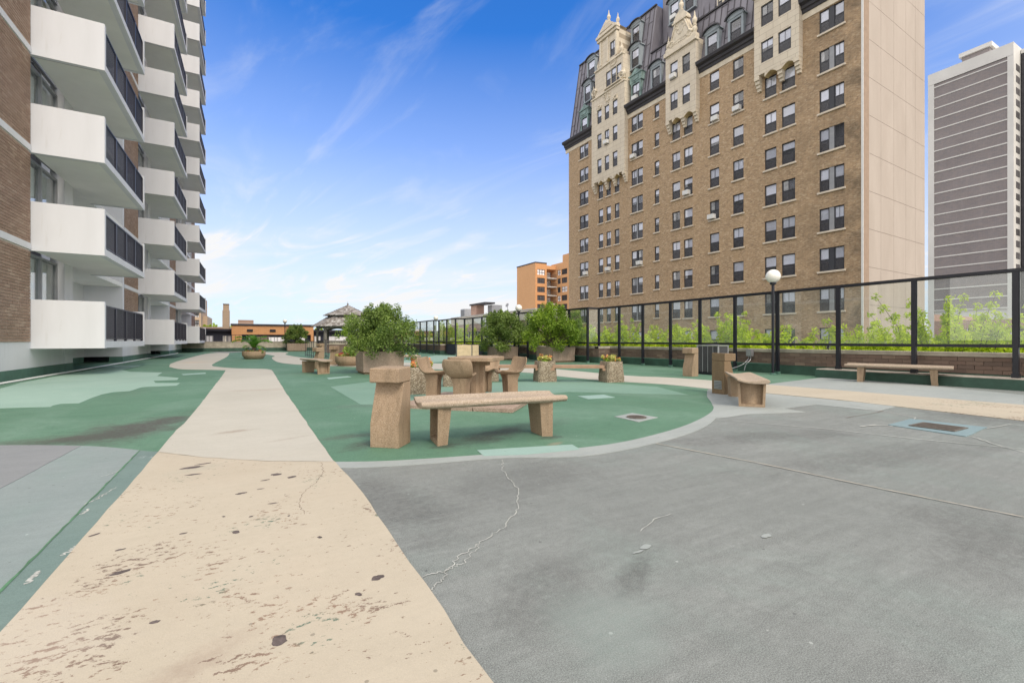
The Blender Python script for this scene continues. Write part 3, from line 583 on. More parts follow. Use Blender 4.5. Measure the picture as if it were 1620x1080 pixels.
# patches and drains
sheet('repair_patch', PG((755, 713), (905, 704), (918, 711.5), (830, 720), (765, 722)), 0.009, M['patch_pale'])
sheet('repair_patch', PG((914, 627), (955, 624.5), (973, 629), (930, 631.5)), 0.009, M['patch_pale'])
sheet('repair_patch', PG((972, 659.5), (1000, 653.8), (1041, 660.8), (1010, 668)), 0.009, M['deck_lightgrey'])
sheet('repair_patch', PG((1405, 672.5), (1440, 663), (1562, 676.5), (1528, 691)), 0.009, M['patch_blue'])
sheet('repair_patch', PG((517, 598), (550, 595), (556, 596.5), (520, 600)), 0.009, M['patch_pale'])
sheet('repair_patch', PG((287, 592), (325, 589.5), (326, 591), (290, 593.5)), 0.009, M['patch_pale'])
def drain(x, y, r, label, square=False):
    e = tag(empty('floor_drain', (x, y, 0.012)), label, 'drain')
    rim = MB()
    if square:
        for q in ((-r, r, -r, -r + 0.02), (-r, r, r - 0.02, r), (-r, -r + 0.02, -r + 0.02, r - 0.02), (r - 0.02, r, -r + 0.02, r - 0.02)): rim.box(*q, 0, 0.008)
    else:
        n = 20
        for k in range(n):
            a, b2 = 2 * math.pi * k / n, 2 * math.pi * (k + 1) / n
            p = [(r * math.cos(a), r * math.sin(a)), (r * math.cos(b2), r * math.sin(b2)), ((r - .02) * math.cos(b2), (r - .02) * math.sin(b2)), ((r - .02) * math.cos(a), (r - .02) * math.sin(a))]
            rim.prism(p, 'z', 0, 0.008)
    rim.build('rim', M['grate'], e)
    pit = MB(); pit.box(-r + .02, r - .02, -r * 0.7, r * 0.7, 0, 0.002); pit.build('drain_pit', M['black'], e)
    b_ = MB(); k = -r + 0.03
    while k < r - 0.02:
        hh = r - 0.02 if square else math.sqrt(max(0, (r - .02) ** 2 - k * k))
        b_.box(k, k + 0.012, -hh, hh, 0.003, 0.007); k += 0.026
    b_.build('grating', M['grate'], e, kind='stuff')
drain(*G(1007, 661), 0.13, 'round rusty floor drain in the green deck on its pale square patch')
drain(*G(1484, 676.5), 0.21, 'square rusty floor drain in the blue patch on the grey deck', True)
# joints and cracks
mk = MB()
ribbon(mk, PG((1038, 702), (1200, 733), (1400, 775), (1620, 819)), 0.014, 0.0075, 0.003, 14)
ribbon(mk, PG((250, 716), (320, 724.5), (420, 730.5), (530, 731.5)), 0.010, 0.011, 0.004, 10)
mk.build('deck_joint', M['crack_tan'], kind='structure')
mk = MB()
ribbon(mk, PG((796, 727), (795, 745), (818, 772), (821, 800), (800, 832), (760, 858), (722, 884), (700, 915), (683, 934)), 0.006, 0.0045, 0.012, 12)
ribbon(mk, PG((760, 862), (735, 890), (700, 905), (668, 914)), 0.005, 0.0045, 0.012, 10)
ribbon(mk, PG((1012, 841), (1035, 822), (1062, 813)), 0.005, 0.0045, 0.005, 5)
ribbon(mk, PG((1135, 664), (1300, 678), (1460, 696), (1620, 711)), 0.014, 0.0075, 0.008, 14)
ribbon(mk, PG((1362, 675), (1385, 672.5), (1412, 674.5)), 0.03, 0.0075, 0.008, 5)
ribbon(mk, PG((1232, 630), (1330, 637), (1450, 661), (1440, 668)), 0.012, 0.0075, 0.008, 6)
ribbon(mk, PG((1540, 692), (1580, 705), (1620, 716)), 0.012, 0.0075, 0.008, 6)
ribbon(mk, PG((1560, 678), (1600, 672), (1640, 676)), 0.014, 0.0078, 0.01, 6)
for a, b_, wd in (((132, 800), (168, 782), 0.014), ((150, 790), (183, 772), 0.010), ((128, 815), (140, 806), 0.02), ((42, 925), (60, 905), 0.03), ((98, 880), (125, 862), 0.02), ((160, 755), (190, 745), 0.01)):
    ribbon(mk, PG(a, ((a[0] + b_[0]) / 2 + 2, (a[1] + b_[1]) / 2), b_), wd * .6, 0.0075, 0.010, 9)
mk.build('deck_crack', M['crack_white'], kind='structure')
mk = MB(); ribbon(mk, [e1, e2, e3], 0.012, 0.0085, 0.003, 30); mk.build('deck_joint', M['crack_green'], kind='structure')
mk = MB()
ribbon(mk, PG((508, 733), (512, 748), (500, 765), (480, 780), (474, 800), (482, 815)), 0.004, 0.0095, 0.010, 8)
ribbon(mk, PG((372, 600), (440, 592), (520, 589)), 0.012, 0.0075, 0.008, 6)
ribbon(mk, PG((1340, 661), (1400, 650), (1390, 651)), 0.012, 0.0075, 0.008, 4)
ribbon(mk, [(XB - 1.36, 6), (XB - 1.36, 48)], 0.05, 0.009, 0.006, 60)
mk.build('deck_crack', M['crack_dark'], kind='structure')
# dark blemishes on the path (bare spots in the coating), irregular outlines
mk = MB()
def blob(u, v, rx, ry, rot=0.0, z=0.0095):
    x, y = G(u, v); n = 14; ph = rnd.uniform(0, 6)
    pts = []
    for k in range(n):
        a = 2 * math.pi * k / n; rr = 1 + 0.22 * math.sin(2 * a + ph) + rnd.uniform(-.2, .2)
        px_, py_ = rx * rr * math.cos(a), ry * rr * math.sin(a)
        pts.append((x + px_ * math.cos(rot) - py_ * math.sin(rot), y + px_ * math.sin(rot) + py_ * math.cos(rot), z))
    mk.add(pts, [tuple(range(n))])
for q in ((443, 1016, .028, .03, .3), (598, 916, .024, .026, .4), (567, 943, .014, .014, .5), (191, 908, .035, .02, .6), (373, 844, .02, .022, .2), (290, 846, .016, .012, .3), (190, 872, .02, .012, .3), (506, 852, .012, .014, 0), (245, 987, .016, .012, .5), (150, 848, .03, .01, .6),
          (303, 741, .09, .03, .2), (322, 735, .07, .015, .2), (437, 752, .04, .03, .1), (420, 761, .03, .015, 0), (462, 756, .04, .02, .4), (397, 819, .015, .01, 0), (432, 798, .03, .01, 0), (354, 819, .01, .01, 0), (457, 818, .008, .01, 0), (306, 752, .05, .02, .1), (382, 782, .03, .02, 0), (412, 775, .02, .01, 0)): blob(*q)
mk.build('path_blemish', M['blemish'], kind='structure')
mk = MB()
for q in ((1212, 848, .03, .02, 0, .0038), (1022, 865, .035, .02, 0, .0038), (1010, 873, .03, .01, 0, .0038)): blob(*q)
mk.build('deck_blemish', M['deck_lightgrey'], kind='structure')

# ------------------------------------------------------------------ brick laying
def tone_attr(me, vals):
    a = me.attributes.new('tone', 'FLOAT', 'FACE'); a.data.foreach_set('value', vals)
def lay_bricks(parent, runs, mat, bl, bh, dep, joint, limit=300, obj=True):
    """runs: (x, y, dx, dy, length, z0, courses): bricks standing proud of a mortar bed; the nearest limit are objects, the rest one mesh"""
    items = []
    for (x, y, dx, dy, ln, z0, nc) in runs:
        for c in range(nc):
            p = -(bl + joint) * 0.5 * (c % 2)
            while p < ln - 0.02:
                a, b_ = max(p, 0), min(p + bl, ln)
                if b_ - a > 0.04: items.append((x + dx * (a + b_) / 2, y + dy * (a + b_) / 2, z0 + c * (bh + joint) + bh / 2, b_ - a, math.atan2(dy, dx)))
                p += bl + joint
    items.sort(key=lambda t: t[0] ** 2 + t[1] ** 2 if t[1] > 0 else 1e9)
    cache = {}
    def bmesh_(ln):
        k = round(ln, 2)
        if k not in cache:
            mb = MB(); mb.box(-k / 2, k / 2, -0.014, dep, -bh / 2, bh / 2); me = mb.mesh('brick', mat); tone_attr(me, [0.0] * 6); cache[k] = me
        return cache[k]
    head = items[:limit] if obj else []
    for (x, y, z, ln, a) in head:
        inst('brick', bmesh_(ln), parent, (x + rnd.uniform(-.001, .001), y, z), (0, 0, a))
    rest = MB(); tones = []
    for (x, y, z, ln, a) in items[len(head):]:
        mt = Matrix.Translation((x, y, z)) @ Matrix.Rotation(a, 4, 'Z'); rest.box(-ln / 2, ln / 2, -0.014, dep + rnd.uniform(-.002, .002), -bh / 2, bh / 2, mat=mt); tones += [rnd.random()] * 6
    if rest.v:
        o = rest.build('brickwork', mat, parent, kind='stuff'); tone_attr(o.data, tones)

# ------------------------------------------------------------------ glass screen and parapet on the right
PA = [-2.0, -0.3, 1.4, 3.11, 4.82, 6.48, 8.16, 9.58, 10.96, 12.30, 13.74, 15.14, 16.5]
planes = [(XF, PA), (13.38, [16.5, 17.92, 19.35, 20.77]), (12.77, [20.77, 22.2, 23.6, 25.0, 26.4, 27.8, 29.17]), (12.1, [29.17, 30.8, 32.4]), (11.7, [32.4, 34.0, 35.6, 37.2, 38.8, 40.4, 42.0, 43.6, 45.2, 46.8, 48.4])]
ZT, ZM = 2.54, 0.92
KY = 6.95     # the raised kerb runs nearer than this
fence = tag(empty('glass_screen', (XF, 3.11, 0)), 'tall black framed glass wind screen stepping along the brick parapet', 'fence')
fence.location = (0, 0, 0)
pm = {}
def post(x, y):
    z0 = 0.25 if y < KY else 0.0
    k = z0
    if k not in pm:
        mb = MB(); mb.box(-.045, .045, -.045, .045, z0, ZT - .045); pm[k] = mb.mesh('post', M['black'])
        mf = MB(); mf.box(-.06, .06, -.06, .06, z0 + .001, z0 + 0.09); pm[(k, 'f')] = mf.mesh('post_foot', M['green_wall'] if k == 0 else M['black'])
    p = inst('post', pm[k], fence, (x, y, 0)); inst('post_foot', pm[(k, 'f')], p)
def bay(xa, ya, xb, yb, dark=False):
    dx, dy = xb - xa, yb - ya; ln = math.hypot(dx, dy); a = math.atan2(dy, dx); mid = ((xa + xb) / 2, (ya + yb) / 2, 0); h = ln / 2 - 0.046
    mb = MB(); mb.box(-ln / 2, ln / 2, -.035, .035, ZT - .04, ZT + .03); inst('top_rail', mb.mesh('top_rail', M['black']), fence, mid, (0, 0, a))
    mb = MB(); mb.box(-h, h, -.028, .028, ZM - .03, ZM + .03); inst('mid_rail', mb.mesh('mid_rail', M['black']), fence, mid, (0, 0, a))
    mb = MB(); mb.box(-h + .012, h - .012, -.004, .004, ZM + .034, ZT - .045); g = inst('glass_pane', mb.mesh('glass_pane', M['fence_glass']), fence, mid, (0, 0, a))
    fr = MB(); fr.ring(-h, h, ZM + .031, ZT - .041, .012, -.014, .014); inst('pane_frame', fr.mesh('pane_frame', M['black']), g)
    if abs(yb - ya) > 0.1 and max(ya, yb) < KY + 20 and min(ya, yb) > KY - 0.3:
        mb = MB(); mb.box(-h, h, -.012, .012, 0.30, 0.325); inst('low_rail', mb.mesh('low_rail', M['green_wall']), fence, mid, (0, 0, a))
    if dark:
        mb = MB(); mb.box(-h, h, -.02, .02, 0.08, 0.80); inst('kick_panel', mb.mesh('kick_panel', M['navy']), fence, mid, (0, 0, a))
prev = None
for i, (X, ys) in enumerate(planes):
    if prev: bay(prev[0], prev[1], X, prev[1])
    for j, y in enumerate(ys):
        post(X, y)
        if j: bay(X, ys[j - 1], X, y, dark=(i == 2 and j in (5, 6)) or (i == 3 and j == 1))
    prev = (X, ys[-1])
par = tag(empty('parapet', (0, 0, 0)), 'low brown brick parapet with pale stone cap behind the glass screen', 'wall')
OFF = 0.36
segs = [(XF + OFF, -4, 16.5 - .36), (13.38 + OFF, 16.5 - .36, 20.77 - .36), (12.77 + OFF, 20.77 - .36, 29.17 - .36), (12.1 + OFF, 29.17 - .36, 32.4 - .36), (11.7 + OFF, 32.4 - .36, YE)]
core, cap, grn = MB(), MB(), MB(); runs = []
for i, (X, ya, yb) in enumerate(segs):
    core.box(X + .012, X + .26, ya, yb + 0.02, -0.5, 0.665)
    cap.box(X - .03, X + .30, ya, yb + (0.27 if i < len(segs) - 1 else 0), 0.667, 0.77)
    runs.append((X, ya, 0, 1, yb - ya, 0.285, 4))
    grn.box(X - .02, X + .011, ya, yb, 0.0, 0.278)
    if i < len(segs) - 1:
        X2 = segs[i + 1][0]; core.box(X2 + .02, X + .012, yb + .012, yb + .26, -0.5, 0.664); runs.append((X, yb, -1, 0, X - X2, 0.285, 4))
        cap.box(X2 - .03, X - .031, yb - .03, yb + 0.27, 0.667, 0.769); grn.box(X2, X - .021, yb - .02, yb + .011, 0, 0.277)
core.build('wall_core', M['mortar_dark'], par); cap.build('stone_cap', M['stone_cap'], par, bevel=0.008); grn.build('green_base', M['green_dark'], par)
lay_bricks(par, runs, M['brick_parapet'], 0.285, 0.084, 0.012, 0.011)
kb = MB(); kb.box(XF - .22, XF + OFF - .021, -6, KY, 0.0, 0.25); k = kb.build('raised_kerb', [M['kerb']], bevel=0.02); tag(k, kind='structure')
kb = MB(); kb.box(XF - .232, XF - .221, -6, KY + .01, 0.001, 0.225); kb.build('kerb_face', M['green_dark'], k)
# far parapet
fp = tag(empty('far_parapet', (0, YE, 0)), 'stained low concrete parapet across the far end of the deck', 'wall')
mb = MB(); mb.box(-8, 15, 0, 0.3, 0.33, 0.86); mb.build('wall_body', M['stone_cap'], fp)
mb = MB(); mb.box(-8, 15, -.04, 0.34, 0.862, 0.93); mb.build('stone_cap', M['kerb'], fp)
mb = MB(); mb.box(-8, 15, -.02, 0.3, -0.4, 0.329); mb.build('green_base', M['green_dark'], fp)
rl = tag(empty('roof_railing', (0, YE + 0.15, 0)), 'thin black railing on top of the far concrete parapet', 'railing')
mb = MB(); mb.box(-6, 3.6, -.02, .02, 1.52, 1.56); mb.build('top_rail', M['rail'], rl)
bm_ = MB(); bm_.box(-.018, .018, -.018, .018, 0.931, 1.52); bm_ = bm_.mesh('baluster', M['rail'])
for i in range(33): inst('baluster', bm_, rl, (-5.9 + i * 0.295, 0, 0))
# ------------------------------------------------------------------ walls with real openings
def wall_openings(mb, P, ext, rects, depth, mi=0, mr=None):
    """P(a, z, q): wall coordinates (along, up, inwards) -> xyz. Openings get reveals of the given depth."""
    a0, a1, z0, z1 = ext
    A = sorted({a0, a1, *[r[0] for r in rects], *[r[1] for r in rects]}); A = [a for a in A if a0 <= a <= a1]
    Z = sorted({z0, z1, *[r[2] for r in rects], *[r[3] for r in rects]}); Z = [z for z in Z if z0 <= z <= z1]
    for j in range(len(Z) - 1):
        zc = (Z[j] + Z[j + 1]) / 2; row = [r for r in rects if r[2] < zc < r[3]]; start = None
        for i in range(len(A) - 1):
            ac = (A[i] + A[i + 1]) / 2; hole = any(r[0] < ac < r[1] for r in row)
            if not hole and start is None: start = A[i]
            if start is not None and (hole or i == len(A) - 2):
                e = A[i] if hole else A[i + 1]
                mb.quad(P(start, Z[j], 0), P(e, Z[j], 0), P(e, Z[j + 1], 0), P(start, Z[j + 1], 0), mi); start = None
    for (b0, b1, c0, c1) in rects:
        for (p, q) in (((b0, c0), (b1, c0)), ((b1, c0), (b1, c1)), ((b1, c1), (b0, c1)), ((b0, c1), (b0, c0))):
            mb.quad(P(*p, 0), P(*q, 0), P(*q, depth), P(*p, depth), mi if mr is None else mr)

WC = {}
def window_meshes(w_, h_, style):
    """local frame: x along the wall, y inwards, z up; origin at the bottom centre of the opening"""
    k = (round(w_, 2), round(h_, 2), style)
    if k in WC: return WC[k]
    d = {}; fw = 0.07; mb = MB()
    mb.ring(-w_ / 2, w_ / 2, 0, h_, fw, 0.0, 0.07)
    d['frame'] = mb.mesh('frame', M['winframe'])
    iw = w_ / 2 - fw
    mb = MB(); mb.box(-iw, iw, -0.012, 0.05, h_ * 0.5 - 0.03, h_ * 0.5 + 0.03); d['sash'] = mb.mesh('meeting_rail', M['winframe'])
    mb = MB(); mb.box(-iw, iw, 0.03, 0.036, h_ * 0.5 + 0.031, h_ - fw - .001); d['up'] = mb.mesh('pane', M['win_glass'])
    mb = MB(); mb.box(-iw, iw, 0.015, 0.021, fw + .001, h_ * 0.5 - 0.031); d['lo'] = mb.mesh('pane', M['screen_glass'])
    mb = MB(); mb.box(-iw - .02, iw + .02, 0.30, 0.31, 0, h_); d['room'] = mb.mesh('dim_interior', M['room'])
    mb = MB(); mb.box(-w_ / 2 - .1, w_ / 2 + .1, -0.20, 0.0, -0.13, -0.002); d['sill'] = mb.mesh('sill', M['sill'])
    for nm, f in (('b1', 0.5), ('b2', 0.62), ('b3', 0.32), ('b4', 0.9)):
        mb = MB(); mb.box(-iw, iw, 0.052, 0.058, max(fw, h_ * (1 - f)), h_ - fw); d[nm] = mb.mesh('blind', M['blind'])
    mb = MB()
    mb.pleats(-iw, -iw * .15, fw, h_ - fw, 0.055, 0.085, 7)
    d['cur'] = mb.mesh('curtain', M['curtain'])
    mb = MB(); mb.box(-0.008, 0.008, -0.004, 0.028, h_ * .5 + .03, h_ - fw)
    d['bars'] = mb.mesh('glazing_bar', M['winframe'])
    WC[k] = d; return d
ACM = {}
def ac_unit(parent, x, z, w_=0.62):
    if not ACM:
        mb = MB(); mb.box(-.31, .31, -.42, -0.02, 0, .40); ACM['b'] = mb.mesh('air_conditioner', M['acwhite'])
        mb = MB()
        for i in range(7): mb.box(-.27, .05, -.428, -.421, .05 + i * .045, .075 + i * .045)
        mb.box(.10, .27, -.428, -.421, .06, .30); ACM['g'] = mb.mesh('vent_louvre', M['acgrey'])
    a = inst('air_conditioner', ACM['b'], parent, (x, 0, z)); 
def window(parent, loc, rz, w_, h_, r, ac=None, sill=True, style=0, small=False):
    d = window_meshes(w_, h_, style)
    f = inst('window', d['frame'], parent, loc, (0, 0, rz))
    inst('meeting_rail', d['sash'], f); inst('pane', d['up'], f); inst('pane', d['lo'], f); inst('dim_interior', d['room'], f)
    if sill: inst('sill', d['sill'], f)
    q = r.random()
    if not small:
        if q < 0.60: inst('blind', d['b1'] if r.random() < .75 else d['b2'], f)
        elif q < 0.70: inst('blind', d['b4'], f)
        elif q < 0.82: inst('blind', d['b3'], f)
        elif q < 0.95: inst('curtain', d['cur'], f)
        if r.random() < 0.3: inst('glazing_bar', d['bars'], f)
    else:
        inst('blind', d['b1'] if q < .7 else d['b3'], f)
    if ac is not None: ac_unit(f, ac, 0.075)
    return f

# ------------------------------------------------------------------ the brown brick apartment building with mansard roof
THB = math.atan((CU - 372) / FX)
bb = tag(empty('apartment_building', (0, 0, 0), THB - TH), 'tall tan brick apartment house with grey metal mansard roof and cream stone bays', 'building')
XA = 36.5
bu = lambda u: UX(u, XA, THB)
bz = lambda u, v, X=XA: HZ(u, v, X, THB)
YN, YFB = 14.03, 46.0
ZB, ZS = 6.04, 2.88
rb = random.Random(11)
WIN = 1.67
ztop_cor = 25.15
cols = {  # name: list of (u0, u1) openings
    'A': [(916.9, 930.7)], 'B': [(946.7, 954.1), (959, 966.4), (972.2, 979.8)], 'C': [(998.8, 1016.9)], 'D': [(1035.4, 1042.8)],
    'E': [(1063.1, 1075.9), (1081.7, 1095.6)], 'F': [(1122.6, 1137.7)], 'G': [(1159.2, 1176.3)], 'Hc': [(1209.5, 1228.3), (1236.5, 1257.9)], 'I': [(1295.9, 1335.7)]}
top_k = {'A': 6, 'B': 4, 'C': 6, 'D': 6, 'E': 5, 'F': 6, 'G': 6, 'Hc': 5, 'I': 6}
rects = []; wins = []
for c, ops in cols.items():
    for k in range(-4, top_k[c] + 1):
        for j, (u0, u1) in enumerate(ops):
            y1, y0 = bu(u0), bu(u1); h_ = WIN if c != 'D' else 1.45; zb = ZB + ZS * k + (0.18 if c == 'D' else 0)
            rects.append((y0, y1, zb, zb + h_)); wins.append((c, j, k, y0, y1, zb, h_))
mb = MB()
PX = lambda a, z, q: (XA + q, a, z)
wall_openings(mb, PX, (YN, YFB, -7.0, ztop_cor), rects, 0.16)
mb.quad((XA, YFB, -7), (XA + 11, YFB, -7), (XA + 11, YFB, ztop_cor), (XA, YFB, ztop_cor))
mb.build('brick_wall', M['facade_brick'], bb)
# white-ish band lines at sill level every few storeys
ACS = {('A', 0, 1): .3, ('B', 1, 1): 0, ('C', 0, 1): .35, ('E', 1, 3): -.1, ('F', 0, 2): -.2, ('F', 0, 5): .15, ('G', 0, 5): -.05, ('C', 0, 5): -.35}
for (c, j, k, y0, y1, zb, h_) in wins:
    ym = (y0 + y1) / 2; wd = y1 - y0
    rz = -math.pi / 2      # local x -> -Y, local y (inwards) -> +X
    ac = ACS.get((c, j, k))
    if c in ('A', 'C', 'I'):
        mw = 0.14 if c != 'I' else 0.30; h2 = (wd - mw) / 2
        for s in (-1, 1):
            window(bb, (XA + 0.09, ym + s * (h2 + mw) / 2, zb), rz, h2, h_, rb, ac=(0 if (ac is not None and s * ac < 0) else None), sill=False)
        mb = MB(); mb.box(-mw / 2, mw / 2, 0.04, 0.15, 0, h_)
        k_ = ('mull', c); 
        if k_ not in WC: WC[k_] = mb.mesh('mullion', M['winframe']); WC[(k_, 1)] = mb.mesh('mullion', M['wingrey'])
        inst('mullion', WC[k_] if rb.random() < .6 else WC[(k_, 1)], bb, (XA, ym, zb), (0, 0, rz))
        ks = ('sill', c)
        if ks not in WC: mb = MB(); mb.box(-wd / 2 - .1, wd / 2 + .1, -0.12, 0.09, -0.13, -0.002); WC[ks] = mb.mesh('sill', M['sill'])
        inst('sill', WC[ks], bb, (XA, ym, zb), (0, 0, rz))
    else:
        window(bb, (XA + 0.09, ym, zb), rz, wd, h_, rb, ac=ac, small=(c == 'D'))
# pale side wall of panels
DX = UY(1463, YN, THB) - XA
pu = [1374, 1393.7, 1414, 1433, 1448, 1463]
xs = [UY(u, YN, THB) for u in pu]
mb = MB(); mb.box(XA + .3, XA + DX - .02, YN + .03, YN + .3, -7, 41); mb.build('wall_core', M['pale_wall'], bb)
z = -7.0
while z < 40:
    for i in range(len(xs) - 1):
        mb = MB(); mb.box(xs[i] + .012, xs[i + 1] - .012, YN, YN + .028, z + .012, z + 2.62 - .012); mb.build('wall_panel', M['pale_wall'], bb)
    z += 2.62
mb = MB(); mb.box(XA - .06, XA + .0, YN - .02, YN + .10, -7, 41); mb.build('corner_pipe', M['acwhite'], bb)
mb = MB(); mb.box(XA + .001, xs[0] + .004, YN - .03, YN + .029, -7, 41); mb.build('corner_strip', M['pipe_tan'], bb)
mb = MB(); mb.box(XA + .35, XA + DX - .02, YN + .3, YFB - .3, -7, 25.1); mb.build('building_core', M['room'], bb)
# cornice runs
def cornice(ya, yb):
    prof = [(XA + .05, 25.05), (XA - .05, 25.05), (XA - .05, 25.5), (XA + .05, 25.5)]
    m1 = MB(); m1.prism(prof, 'y', ya, yb) if False else None
    m1 = MB(); m1.add([(p[0], ya, p[1]) for p in prof] + [(p[0], yb, p[1]) for p in prof], [(0, 1, 2, 3), (7, 6, 5, 4), (0, 4, 5, 1), (1, 5, 6, 2), (2, 6, 7, 3), (3, 7, 4, 0)]); m1.build('stone_band', M['cream_plain'], bb)
    prof = [(XA + .3, 25.5), (XA - .12, 25.5), (XA - .18, 25.72), (XA - .30, 25.78), (XA - .34, 26.0), (XA - .62, 26.1), (XA - .70, 26.32), (XA - .60, 26.42), (XA + .3, 26.52)]
    n = len(prof); m2 = MB(); m2.add([(p[0], ya, p[1]) for p in prof] + [(p[0], yb, p[1]) for p in prof], [tuple(range(n)), tuple(range(2 * n - 1, n - 1, -1))] + [(i, n + i, n + (i + 1) % n, (i + 1) % n) for i in range(n)])
    m2.build('cornice', M['cornice'], bb)
_s = (XA - 0.55) / XA
yO1 = (bu(988) * _s, bu(936) * _s); yO2 = (bu(1101) * _s, bu(1053) * _s); yO3 = (bu(1264) * _s, bu(1193) * _s)
for a, b_ in ((yO1[1], YFB + .6), (yO2[1], yO1[0]), (yO3[1], yO2[0]), (YN - .3, yO3[0])): cornice(a, b_)
# mansard: steep metal slope with standing seams
ZR0, ZR1, ZT1, BK = 26.5, 31.1, 36.6, 1.65
y_n = bu(1036.7) * 1.0 + 1.35
def slope(name, ya, yb, x0, z0, x1, z1):
    mb = MB(); mb.add([(x0, ya, z0), (x0, yb, z0), (x1, yb, z1), (x1, ya, z1), (x0 + 6, ya, z0), (x0 + 6, yb, z0), (x1 + 4, yb, z1), (x1 + 4, ya, z1)], [(0, 1, 2, 3), (3, 2, 6, 7), (0, 3, 7, 4), (1, 5, 6, 2)])
    o = mb.build(name, M['zinc'], bb)
    sm = MB(); y = ya + .25; i = 0
    while y < yb:
        # seam with cross joints at alternating heights
        sm.add([(x0 - .07, y - .02, z0), (x0 - .07, y + .02, z0), (x1 - .07, y + .02, z1), (x1 - .07, y - .02, z1), (x0 + .02, y - .02, z0), (x0 + .02, y + .02, z0), (x1 + .02, y + .02, z1), (x1 + .02, y - .02, z1)], [(0, 1, 2, 3), (0, 3, 7, 4), (1, 5, 6, 2), (3, 2, 6, 7)])
        zc = z0 + 1.0 + (i % 3) * 0.85
        while zc < z1:
            t_ = (zc - z0) / (z1 - z0); xx = x0 + (x1 - x0) * t_; sm.box(xx - .03, xx + .02, y + .02, min(y + .60, yb), zc, zc + .03); zc += 2.5
        y += .62; i += 1
    sm.build('standing_seam', M['seam'], o, kind='stuff')
    cp = MB(); cp.box(x1 - .14, x1 + .1, ya, yb, z1, z1 + .14); cp.build('roof_edge', M['cornice'], o)
xm = XA + .15
fr = BK * (ZR1 - ZR0) / (ZT1 - ZR0)
slope('mansard_roof', y_n, YFB, xm, ZR0, xm + BK, ZT1)
slope('mansard_roof', YN + .3, y_n - .002, xm, ZR0, xm + fr, ZR1)
slope('upper_mansard', YN + .3, y_n - .002, XA + 2.35, ZR1 - .2, XA + 3.1, 37.2)
mb = MB(); mb.box(XA + 2.6, XA + 9, YN + .32, y_n - .1, 31, 44); mb.build('upper_storey', M['zinc'], bb)
# dormers
def dormer(u0, u1, v0, v1, X, style, ac=False):
    """window box standing out of the slope: u0..u1, sill row v1 and head row v0 at the window"""
    y1, y0 = bu(u0) * X / XA, bu(u1) * X / XA
    um = (u0 + u1) / 2; zb = bz(u0, v1, X); h_ = 1.85; wd = max(1.0, y1 - y0); ym = (y0 + y1) / 2
    mcol = M['copper'] if style == 'ped' else M['bluegrey']
    fb = MB(); t_ = 0.2
    fb.box(X - .05, X + 1.2, ym - wd / 2 - t_, ym - wd / 2, zb - .1, zb + h_ + .2); fb.box(X - .05, X + 1.2, ym + wd / 2, ym + wd / 2 + t_, zb - .1, zb + h_ + .2)
    fb.box(X - .12, X + 1.2, ym - wd / 2 - t_ - .05, ym + wd / 2 + t_ + .05, zb - .22, zb - .101)
    fb.box(X - .05, X + 1.2, ym - wd / 2, ym + wd / 2, zb + h_, zb + h_ + .2)
    d = fb.build('dormer', mcol, bb)
    hood = MB(); n = 10; R0 = wd / 2 + t_ + .12; top = []
    if style == 'arch':
        arc = [(R0 * math.cos(math.pi * k / n), 0.42 * math.sin(math.pi * k / n)) for k in range(n + 1)]
    elif style == 'ped':
        arc = [(R0, 0), (R0, .75), (R0 + .1, .82), (R0 * .5, 1.15), (0, 1.45), (-R0 * .5, 1.15), (-R0 - .1, .82), (-R0, .75), (-R0, 0)]
    else:
        arc = [(R0, 0), (R0, .16), (-R0, .16), (-R0, 0)]
    zz_ = zb + h_ + .201
    pts = [(ym + a, zz_ + b_) for a, b_ in arc]; n = len(pts)
    hood.add([(X - .1, *p) for p in pts] + [(X + 1.3, *p) for p in pts], [tuple(range(n)), tuple(range(2 * n - 1, n - 1, -1))] + [(i, n + i, n + (i + 1) % n, (i + 1) % n) for i in range(n)])
    if style == 'arch':
        pts2 = [(ym + a * 1.12, zz_ + b_ * 1.18 + .02) for a, b_ in arc]; pts3 = [(ym + a * 1.0, zz_ + b_) for a, b_ in arc]
        for i in range(len(pts2) - 1):
            hood.add([(X - .3, *pts3[i]), (X - .3, *pts3[i + 1]), (X - .3, *pts2[i + 1]), (X - .3, *pts2[i]), (X - .101, *pts3[i]), (X - .101, *pts3[i + 1]), (X - .101, *pts2[i + 1]), (X - .101, *pts2[i])], [(0, 1, 2, 3), (0, 4, 5, 1), (3, 2, 6, 7)], 1)
    if style == 'ped':
        hood.box(X - .2, X - .101, ym - R0 - .12, ym + R0 + .12, zz_ + .72, zz_ + .86, 1); hood.box(X - .16, X - .101, ym - R0 * .55, ym + R0 * .55, zz_ + .18, zz_ + .55, 1)
    hood.build('dormer_hood', [mcol, M['copper'] if style == 'ped' else M['cornice']], d)
    window(bb, (X + .02, ym, zb), -math.pi / 2, wd, h_, rb, ac=0 if ac else None, sill=False)
XD = XA + .12
for a in ((920.5, 929, 0, 213, XD, 'ped'), (925.5, 934, 0, 162, XD + .5, 'arch'), (931, 941, 0, 124, XD + 1.1, 'arch'), (1001, 1011.5, 0, 163, XD, 'ped', True), (999.7, 1010.8, 0, 109, XD + .45, 'arch'), (1001, 1011.6, 0, 73, XD + 1.0, 'arch'), (1033.6, 1042.8, 0, 139, XD + .05, 'arch'),
          (1119.4, 1134.4, 0, 91.5, XD - .05, 'arch'), (1156.7, 1171.7, 0, 69.5, XD - .05, 'arch'), (1062.5, 1072, 0, 36, XA + 2.4, 'arch', True), (1086.7, 1095, 0, 17, XA + 2.4, 'flat')): dormer(*a)
